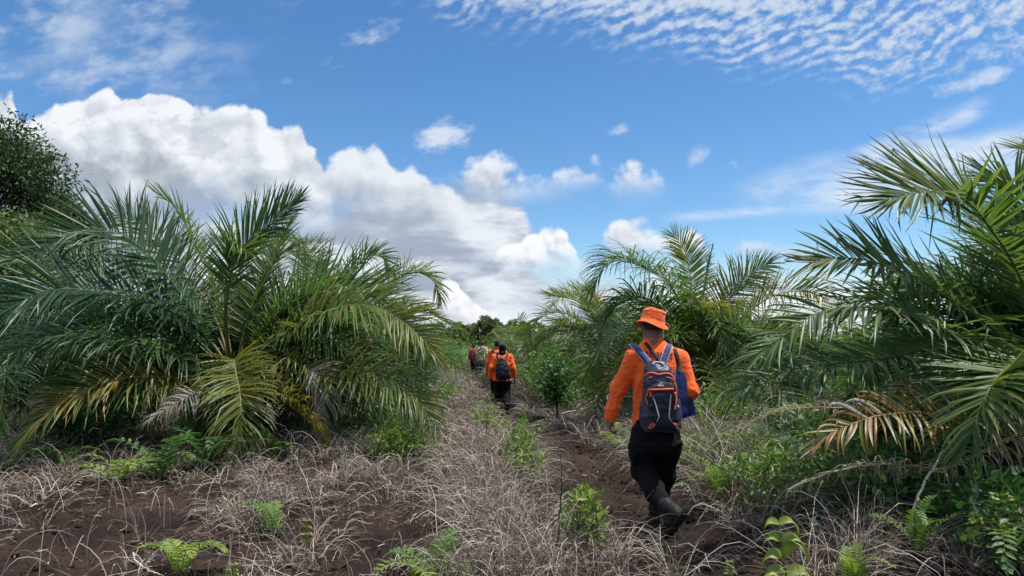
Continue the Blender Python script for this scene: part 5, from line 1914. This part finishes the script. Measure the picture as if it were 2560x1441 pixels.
        for j in range(9):                                            # tread lugs
            if 3 < j < 5:
                continue
            c0 = he + ax_ * (j / 8 * np.linalg.norm(to - he)) - nrm * 0.051
            ribbon(so, [c0 - sd * 0.032, c0, c0 + sd * 0.032], 0.016, 0.009, [-nrm])
        so.build("sole", M['sole'], boot)
    # bucket hat
    hb = MB()
    c0 = head + np.array([0.004, 0.0, 0.035])
    prof = [(0.0, 0.104), (0.040, 0.106), (0.072, 0.102), (0.086, 0.092), (0.091, 0.075), (0.095, 0.045), (0.098, 0.012), (0.100, -0.004), (0.112, -0.014), (0.126, -0.027), (0.137, -0.040), (0.139, -0.044), (0.134, -0.042), (0.118, -0.028), (0.100, -0.014), (0.090, -0.006)]
    ns = 72
    R = []
    for j, (r, zz_) in enumerate(prof):
        row = []
        for i in range(ns):
            a = i / ns * 2 * math.pi
            brim = max(0.0, min(1.0, (r - 0.1) / 0.035)) if j >= 7 else 0.0
            cr = 0.0055 * (vnoise3(np.array([[math.cos(a) * 3.2, math.sin(a) * 3.2, zz_ * 42 + 3]]), 5)[0] - 0.5) * (1.8 if 2 < j < 8 else .6) \
                + 0.0035 * math.sin(a * 2 + zz_ * 95 + 1) * (1 if 2 < j < 8 else 0)
            dz = brim * (0.010 * math.sin(a * 2 + 0.6) + 0.006 * math.sin(a * 3 + 1.7)) + (0.004 * math.sin(a * 3 + 2.0) if j < 4 else 0)
            p = Vector(((r + cr) * math.cos(a), (r + cr) * 1.06 * math.sin(a), zz_ + dz))
            p = Matrix.Rotation(RAD(12.5), 3, 'Y') @ (Matrix.Rotation(RAD(-4), 3, 'X') @ p)
            row.append(c0 + np.array(tuple(p)))
        R.append(row)
    R = np.array(R)
    k = len(prof)
    idx = np.arange(k * ns).reshape(k, ns)
    nx = np.roll(idx, -1, axis=1)
    hb.add(R.reshape(-1, 3), np.stack([idx[:-1], idx[1:], nx[1:], nx[:-1]], -1).reshape(-1, 4))
    hat = hb.build("bucket_hat", M['hat'], root)
    hs_ = MB()
    for j in (4, 8, 9, 10):
        hs_.tube(np.vstack([R[j], R[j][:1]]) * 1.0 + unit(R[j].mean(0) * 0 + np.vstack([R[j], R[j][:1]]) - c0) * 0.0012, 0.0011, 4, cap=False)
    hs_.build("stitching", M['trim'], hat)
    return root, s, A


man, shirt_sdf, A_ = near_man()


def near_backpack():
    zz = lambda py: EYE - (py - 848) * 5.30 / FPX
    cx = lambda px: (px - 1280) / FPX * 5.30
    yb = 5.325
    p = Sdf(0.03)
    p.loft([(zz(904), cx(1644), yb + .03, .055, .045), (zz(912), cx(1645), yb + .02, .078, .065), (zz(925), cx(1646), yb + .01, .100, .085), (zz(945), cx(1648), yb, .114, .096), (zz(975), cx(1650), yb, .124, .102),
            (zz(1010), cx(1650), yb, .130, .104), (zz(1046), cx(1651), yb, .131, .102), (zz(1068), cx(1651), yb + .005, .125, .092), (zz(1076), cx(1651), yb + .01, .112, .075)], 3.2)
    p.loft([(zz(1068), cx(1650), yb - .070, .095, .040), (zz(1055), cx(1650), yb - .080, .106, .045), (zz(1000), cx(1650), yb - .082, .108, .048), (zz(965), cx(1650), yb - .075, .102, .044), (zz(948), cx(1649), yb - .060, .075, .036)], 3.0)
    p.ell(np.array([cx(1609), yb + .02, zz(1036)]), (.032, .065, .10), .03).ell(np.array([cx(1692), yb + .02, zz(1036)]), (.028, .065, .10), .03)
    root = empty("backpack", (cx(1650), yb, zz(1080)), "navy backpack with orange zips on the back of the man in the bucket hat", "backpack")
    pf = Sdf(0.03)
    pf.p = [p.p.pop(1)]
    fk = folds(0.008, 13.0, (1.4, 1.4, 1.0), 47)
    body = sdf_obj("pack_body", p, 0.0075, M['navy'], root, folds(0.010, 11.0, (1.4, 1.4, 1.0), 41))
    sdf_obj("front_pocket", pf, 0.0075, M['navy_dark'], root, fk)
    p.p.append(pf.p[0])

    def line(name, pts, r, mat, parent, flat=0.6, lift=0.008, sides=6, taper=None):
        q = [hit(x, y, p, 4.95, 5.6, lift) for x, y in pts]
        C, L = catmull(q, 8 * len(q)) if len(q) > 2 else (np.array(q), 0)
        mb = MB()
        rr = r if taper is None else np.interp(np.linspace(0, 1, len(C)), np.linspace(0, 1, len(taper)), taper)
        mb.tube(C, rr, sides)
        return mb.build(name, mat, parent)
    line("piping", [(1608, 946), (1612, 939), (1622, 933), (1633, 933), (1645, 936.5), (1662, 934), (1673, 935), (1680, 940), (1686, 950)], 0.007, M['trim'], root)
    line("zip", [(1630, 943), (1621, 945.5), (1614, 952.5), (1610.5, 963.5), (1611, 976), (1614, 995), (1619, 1012)], 0.0042, M['trim'], root)
    line("zip", [(1665, 943), (1678, 947), (1686, 956.6), (1689.5, 967.7), (1690.5, 985), (1690.5, 1008)], 0.0042, M['trim'], root)
    mb = MB()
    ribbon(mb, [hit(x, 975 - (x - 1620) * 0.03, p, 4.95, 5.6, 0.007) for x in np.linspace(1620, 1684, 9)], 0.016, 0.008, [(0, -1, 0)])
    mb.build("pocket_zip", M['trim'], root)
    for pts in ([(1620, 977), (1618, 983), (1617, 990)], [(1624, 980), (1626, 986), (1625, 992)], [(1687, 981), (1687, 989)], [(1690, 990), (1689, 1005), (1686, 1024)]):
        line("zip_pull", pts, 0.006, M['trim'], root, lift=0.012)
    line("reflective_strip", [(1631.6, 990), (1638.6, 1012), (1646.5, 1042), (1646, 1045), (1641, 1055)], .004, M['grey_tape'], root, taper=[.0022, .004, .0055, .005, .002])
    line("reflective_strip", [(1676.7, 987), (1674, 1015), (1672, 1042), (1672.5, 1045), (1679, 1054)], .004, M['grey_tape'], root, taper=[.0022, .004, .0055, .005, .002])
    line("strap_tab", [(1634, 1059), (1625, 1064), (1622, 1069), (1627, 1070.5), (1637, 1062)], 0.0055, M['trim'], root)
    line("strap_tab", [(1683, 1058), (1688, 1064), (1691, 1071), (1693, 1070), (1690, 1060)], 0.0055, M['trim'], root)
    line("buckle", [(1694, 1014), (1695, 1021)], 0.007, M['grey_tape'], root, lift=0.012)
    line("haul_loop", [(1630, 911), (1636, 906.5), (1645, 906), (1653, 908), (1658, 912)], 0.006, M['grey_tape'], root, lift=0.012)
    # small white mark: a swoosh over a short word
    mk = MB()
    sw = [hit(x, y, p, 4.95, 5.6, 0.009) for x, y in ((1646, 961.5), (1650, 960), (1655, 956.5))]
    mk.tube(catmull(sw, 10)[0], np.linspace(0.0012, 0.002, 10), 5)
    V, F = text_mesh("dinei", 0.020, 1.1)
    pv = [hit(1651 + x * FPX / 5.2, 963.5 - y * FPX / 5.2, p, 4.95, 5.6, 0.010) for x, y, _ in V]
    mk.add(np.array(pv), None, [(f[0], f[i], f[i + 1]) for f in F for i in range(1, len(f) - 1)])
    mk.build("logo", M['white_print'], root)
    # shoulder straps on the shirt, over the shoulders and down the chest
    S = shirt_sdf
    for (pts, front) in (([(1624, 914), (1614, 900), (1603, 886), (1593, 874), (1584, 866)], -0.158), ([(1655, 912), (1659, 900), (1664, 886), (1668, 874), (1671, 866)], 0.112)):
        q = [hit(x, y, S, 5.1, 5.62, 0.014) for x, y in pts]
        top = q[-1].copy()
        q += [top + (0, 0.07, 0.014), top + (0, 0.135, -0.025), top + (0, 0.165, -0.11), top + (0, 0.165, -0.24)]
        nr = [(0, -1, 0.15)] * 3 + [(0, -.75, .65), (0, -.5, .85), (0, 0.1, 1), (0, .8, .5), (0, 1, 0), (0, 1, 0)]
        mb = MB()
        C, Sd = ribbon(mb, q, 0.050, 0.011, nr)
        st = mb.build("shoulder_strap", M['strap'], root)
        ed = MB()
        for sg in (-1, 1):
            ed.tube(C + Sd * sg * 0.0255, 0.0042, 5)
        ed.build("grey_edging", M['grey_tape'], st)
    return root


near_backpack()


def shoulder_bag():
    c = A_(1716, 990, 5.44)
    root = empty("shoulder_bag", tuple(c), "shiny blue flat bag hanging at the man's right hip from a black strap", "bag")
    TL, TR, BR, BL = A_(1688, 926, 5.42), A_(1713, 930, 5.50), A_(1740, 1036, 5.50), A_(1690, 1050, 5.40)
    n, m = 18, 26
    uu, vv = np.linspace(0, 1, n), np.linspace(0, 1, m)
    Ug, Vg = np.meshgrid(uu, vv, indexing='ij')
    P = (TL * ((1 - Ug) * (1 - Vg))[..., None] + TR * (Ug * (1 - Vg))[..., None] + BR * (Ug * Vg)[..., None] + BL * ((1 - Ug) * Vg)[..., None])
    nrm = unit(np.cross(TR - TL, BL - TL))
    if nrm[1] > 0:
        nrm = -nrm
    puff = 0.032 * (np.sin(np.pi * Ug) ** 0.55) * (np.sin(np.pi * np.clip(Vg * 0.96 + 0.02, 0, 1)) ** 0.4)
    puff = puff * (0.8 + 0.5 * vnoise(Ug * 3.1, Vg * 5.3, 3)) + 0.003
    mb = MB()
    for sg in (1, -1):
        V = P + nrm * (puff * sg)[..., None]
        idx = np.arange(n * m).reshape(n, m)
        q = np.stack([idx[:-1, :-1], idx[1:, :-1], idx[1:, 1:], idx[:-1, 1:]], -1).reshape(-1, 4)
        mb.add(V.reshape(-1, 3), q if sg > 0 else q[:, ::-1])
    mb.build("bag_body", M['navy_shiny'], root)
    ed = MB()
    ed.tube(np.array([TL, TR, BR, BL, TL]) + nrm * 0.0, 0.005, 6)
    ed.build("piping", M['navy'], root)
    S = shirt_sdf
    q = [A_(1700, 930, 5.42), *[hit(x, y, S, 5.1, 5.62, 0.010) for x, y in ((1697, 915), (1693, 895), (1688, 880))]]
    top = hit(1685, 872, S, 5.1, 5.7, 0.008)
    q += [top, top + (0, 0.08, 0.0), top + (0, 0.13, -0.06), top + (0, 0.14, -0.2)]
    mb = MB()
    ribbon(mb, q, 0.034, 0.005, [(0, -1, 0.1)] * 4 + [(0, -.4, .9), (0, .3, .9), (0, .9, .3), (0, 1, 0)])
    mb.build("strap", M['black_strap'], root)
    mb = MB()
    q = [hit(x, y, S, 5.1, 5.62, 0.008) for x, y in ((1648, 905), (1640, 893), (1630, 879), (1620, 866), (1613, 857))]
    ribbon(mb, q, 0.028, 0.005, [(0, -1, 0.1)] * 4 + [(0, -.8, .6)])
    mb.build("strap", M['black_strap'], root)


shoulder_bag()


# ------------------------------------------------------------------ walkers farther on (built facing +Y, feet at z = 0)
def walker(label, px, Y, h, res, yaw=0.0, stride=0.25, top='orange', legs='black_cloth', hair=True, headwear=None, wide=1.0, arm=(0.1, -0.05), bare_shins=False, dz=0.0, hood=False, lift_right=True):
    x = px_at(px, Y)
    z = float(gz(x, Y)) + dz
    root = empty("person", (x, Y, z), label, "person")
    k = h / 1.70
    o = np.array([x, Y, z])
    cy, sy = math.cos(yaw), math.sin(yaw)

    def J(a, b, c):
        return o + k * np.array([a * cy - b * sy, a * sy + b * cy, c])
    head, neck = J(0, 0.05, 1.585), J(0, 0.02, 1.44)
    shL, shR = J(-0.17 * wide, 0, 1.38), J(0.17 * wide, 0, 1.38)
    elL, wrL = J(-0.235 * wide, -0.03 + arm[0] * .3, 1.12), J(-0.27 * wide, 0.03 + arm[0], 0.89)
    elR, wrR = J(0.235 * wide, -0.03 + arm[1] * .3, 1.12), J(0.27 * wide, 0.03 + arm[1], 0.89)
    hipL, hipR = J(-0.09, 0, 0.90), J(0.09, 0, 0.90)
    knL, anL = J(-0.09, stride * 0.5, 0.50), J(-0.085, stride * .55, 0.09)
    toL = J(-0.10, stride * .55 + 0.16, 0.035)
    knR, anR = J(0.09, 0.04, 0.48), J(0.115, -stride * 1.1, 0.20)
    toR = J(0.12, -stride * .95, 0.045)
    b = Sdf(0.02 * k)
    b.ell(head, (0.075 * k, 0.092 * k, 0.115 * k)).ell(head + (0, .035 * k, -.055 * k), (.058 * k, .065 * k, .06 * k))
    b.cap(head + (0, .105 * k, -.02 * k), head + (0, .09 * k, .012 * k), .014 * k, .009 * k, .01)
    b.ell(head + (-.078 * k, 0, -.02 * k), (.011, .02, .032), .008).ell(head + (.078 * k, 0, -.02 * k), (.011, .02, .032), .008)
    b.cap(neck, head + (0, 0, -.05), 0.056 * k, 0.056 * k)
    b.chain([neck, J(0, 0, 1.2), J(0, 0, 0.95)], [0.08, 0.11, 0.11], 0.05).cap(shL, shR, .045, .045)
    b.chain([shL, elL, wrL], [0.045, 0.037, 0.026]).chain([shR, elR, wrR], [0.045, 0.037, 0.026])
    b.chain([hipL, knL, anL, toL], [0.08, 0.054, 0.040, 0.032]).chain([hipR, knR, anR, toR], [0.08, 0.054, 0.040, 0.032])
    for w in (wrL, wrR):
        sgn = -1 if w is wrL else 1
        for s in np.linspace(-.03, .03, 4):
            p0 = w + (0, s * .7, -.01)
            p1 = w + (sgn * .004, s, -.085)
            p2 = p1 + (-sgn * .012, s * .1, -.045)
            p3 = p2 + (-sgn * .026, 0, -.022)
            b.cap(p0, p1, .014, .011, .012).cap(p1, p2, .0095, .009, .004).cap(p2, p3, .009, .008, .004)
        b.cap(w + (0, .02, -.02), w + (-sgn * .01, .05, -.06), .014, .011, .01).cap(w + (-sgn * .01, .05, -.06), w + (-sgn * .02, .055, -.095), .011, .009, .004)
    sdf_obj("body", b, res, M['skin'], root)
    if headwear == 'cap':
        c = Sdf(0.02).ell(head + (0, -.01, .025), (.090 * k, .108 * k, .105 * k)).cap(head + (0, .09, .05), head + (0, .15, .035), .05, .035, .03)
        c.cut(head + (0, 0, -0.005), (0, 0.25, -1))
        sdf_obj("cap", c, res, M['black_strap'], root)
    if headwear == 'scarf':
        c = Sdf(0.03).ell(head + (0, -.012, .01), (.094 * k, .112 * k, .118 * k)).cap(head + (0, -.01, -.06), neck + (0, -.02, .01), .082 * k, .095 * k)
        c.cut(head + (0, 0.065, 0), (0, 1, -0.2))
        c2 = Sdf(0.02).ell(head + (0, -.01, .055), (.098 * k, .116 * k, .085 * k))
        c2.cut(head + (0, 0, 0.03), (0, 0.2, -1))
        sdf_obj("headscarf", c, res, M['black_cloth'], root)
        sdf_obj("cap", c2, res, M['black_strap'], root)
    elif hair:
        c = Sdf(0.02).ell(head + (0, -.008, .014), (.082 * k, .098 * k, .112 * k))
        c.cut(head + (0, -0.01, -0.05), (0, 0.8, -0.6))
        sdf_obj("hair", c, res, M['hair'], root)
    s = Sdf(0.04)
    hem = 0.80
    T = [(z + k * a, x, Y + k * b_, k * c_ * wide, k * d_) for a, b_, c_, d_ in ((1.46, .02, .07, .07), (1.43, .015, .11, .085), (1.39, .005, .165, .10), (1.33, 0, .19, .115), (1.2, 0, .19, .125), (1.02, 0, .18, .125), (.90, 0, .20, .14), (hem - .04, 0, .215, .15))]
    s.loft(T, 2.3, yaw=yaw)
    s.chain([shL, elL, wrL + (0, 0, .02)], [0.070 * k, 0.060 * k, 0.048 * k]).chain([shR, elR, wrR + (0, 0, .02)], [0.070 * k, 0.060 * k, 0.048 * k])
    if hood:
        s.ell(neck + (0, -.085, -.03), (.10, .05, .10), .04)
    s.cut(J(0, 0, hem), (0, 0, -1))
    f1, f2 = folds(0.014, 8.0, (1, 1, 1.5), int(Y)), folds(0.008, 20.0, (1, 1, .5), int(Y) + 4)
    jacket = sdf_obj("jacket", s, res, M[top], root, lambda P: f1(P) + 0.6 * f2(P))
    t = Sdf(0.04)
    t.loft([(z + k * a, x, Y, k * c_ * wide, k * d_) for a, c_, d_ in ((.98, .165, .12), (.86, .19, .13), (.78, .19, .125))], 2.4, yaw=yaw)
    if bare_shins:
        t.chain([hipL, knL * .85 + anL * .15], [0.105, 0.085]).chain([hipR, knR * .85 + anR * .15], [0.105, 0.085])
    else:
        w_ = wide
        t.chain([hipL, knL, anL + (0, 0, .05)], [0.105 * w_, 0.088 * w_, 0.070]).chain([hipR, knR, anR + (0, 0, .04)], [0.105 * w_, 0.088 * w_, 0.068])
    sdf_obj("trousers", t, res, M[legs], root, folds(0.016, 8.0, (1.3, 1.3, .8), int(Y) + 9))
    for an, to in ((anL, toL), (anR, toR)):
        if bare_shins:
            break
        q = Sdf(0.025).cap(an + (0, 0, .06), an, .055, .052).cap(an + (0, 0, -.03), to, .048, .042)
        sdf_obj("boot", q, res, M['boot'], root)
    return root, s, J, (wrL, wrR)


def walker_pack(label, J, mat, w=0.16, zlo=0.86, zhi=1.36, d=0.10, oval=True, logo=False, res=0.012):
    c = J(0, -0.22, zlo)
    root = empty("backpack", tuple(c), label, "backpack")
    p = Sdf(0.03)
    rows = [(c[2] + (zhi - zlo) * t, c[0], c[1], w * q, d * max(q, .5)) for t, q in ((0, .45), (.08, .78), (.25, 1), (.5, .98), (.75, .80), (.92, .55), (1, .30))]
    p.loft(rows, 2.5)
    sdf_obj("pack_body", p, res, mat, root, folds(0.008, 12, (1, 1, 1), 5))
    for sg in (-1, 1):
        mb = MB()
        ribbon(mb, [J(sg * .05, -.20, zhi - .06), J(sg * .085, -.135, zhi + .0), J(sg * .115, -.085, zhi + .06), J(sg * .12, 0.0, zhi + .11), J(sg * .12, .10, zhi + .04), J(sg * .125, .15, zhi - .12)], 0.055, 0.012,
               [(0, -1, .2), (0, -1, .3), (0, -.8, .6), (0, 0, 1), (0, .8, .5), (0, 1, 0)])
        mb.build("shoulder_strap", mat, root)
    if logo:
        mk = MB()
        q = J(0.005, -0.22, zlo + (zhi - zlo) * 0.66)
        ya = q[1] - d * 0.96
        mk.add([(q[0] - .018, ya, q[2] - .008), (q[0] + .020, ya, q[2] - .008), (q[0] + .002, ya - .002, q[2] + .016)], None, [(0, 1, 2)])
        mk.build("logo", M['white_print'], root)
    return root


def crowd():
    r, s, J, W_ = walker("woman in a loose orange jacket and black headscarf carrying a round black backpack", 1256, 16.2, 1.66, 0.011, wide=1.10, headwear='scarf', arm=(-.05, .05))
    walker_pack("round black backpack with a tiny white mark on the woman in orange", J, M['navy_dark'], 0.165, 0.82, 1.34, .10, logo=True)
    w = W_[1]
    mb = MB()
    mb.tube([w + (.01, -.02, -.04), w + (.012, -.02, -.12), w + (.0, -.02, -.16)], [.022, .020, .012], 8)
    mb.tube(catmull([w + (0, -.02, -.14), w + (-.02, -.03, -.30), w + (-.06, -.04, -.42), w + (-.09, -.03, -.40)], 16)[0], 0.006, 5)
    o = mb.build("handheld_radio", M['black_strap'], origin=w)
    tag(o, "black handheld radio with a dangling strap in the woman's right hand", "radio")
    r, s, J, W_ = walker("man in orange half hidden by the woman with the round backpack, black cap", 1244, 18.0, 1.74, 0.013, headwear='cap', arm=(.05, .1))
    walker_pack("dark backpack on the half hidden man in orange", J, M['black_strap'], .14, .95, 1.38, .09, res=.014)
    walker("man in a pale camouflage jacket and knee length dark trousers", 1206, 32.5, 1.70, 0.016, top='camo', legs='jeans', hood=True, bare_shins=True, stride=.3)
    r, s, J, W_ = walker("leftmost walker, red jacket and dark trousers, black hair", 1185, 36.5, 1.68, 0.018, top='red', legs='black_cloth', stride=.2)
    walker_pack("dark backpack on the leftmost walker in red", J, M['navy_dark'], .15, .84, 1.20, .09, res=.016)
    walker("walker in red and blue jeans between the camouflage jacket and the leftmost walker", 1196, 35.0, 1.62, 0.018, top='red', legs='jeans', stride=.2)


crowd()
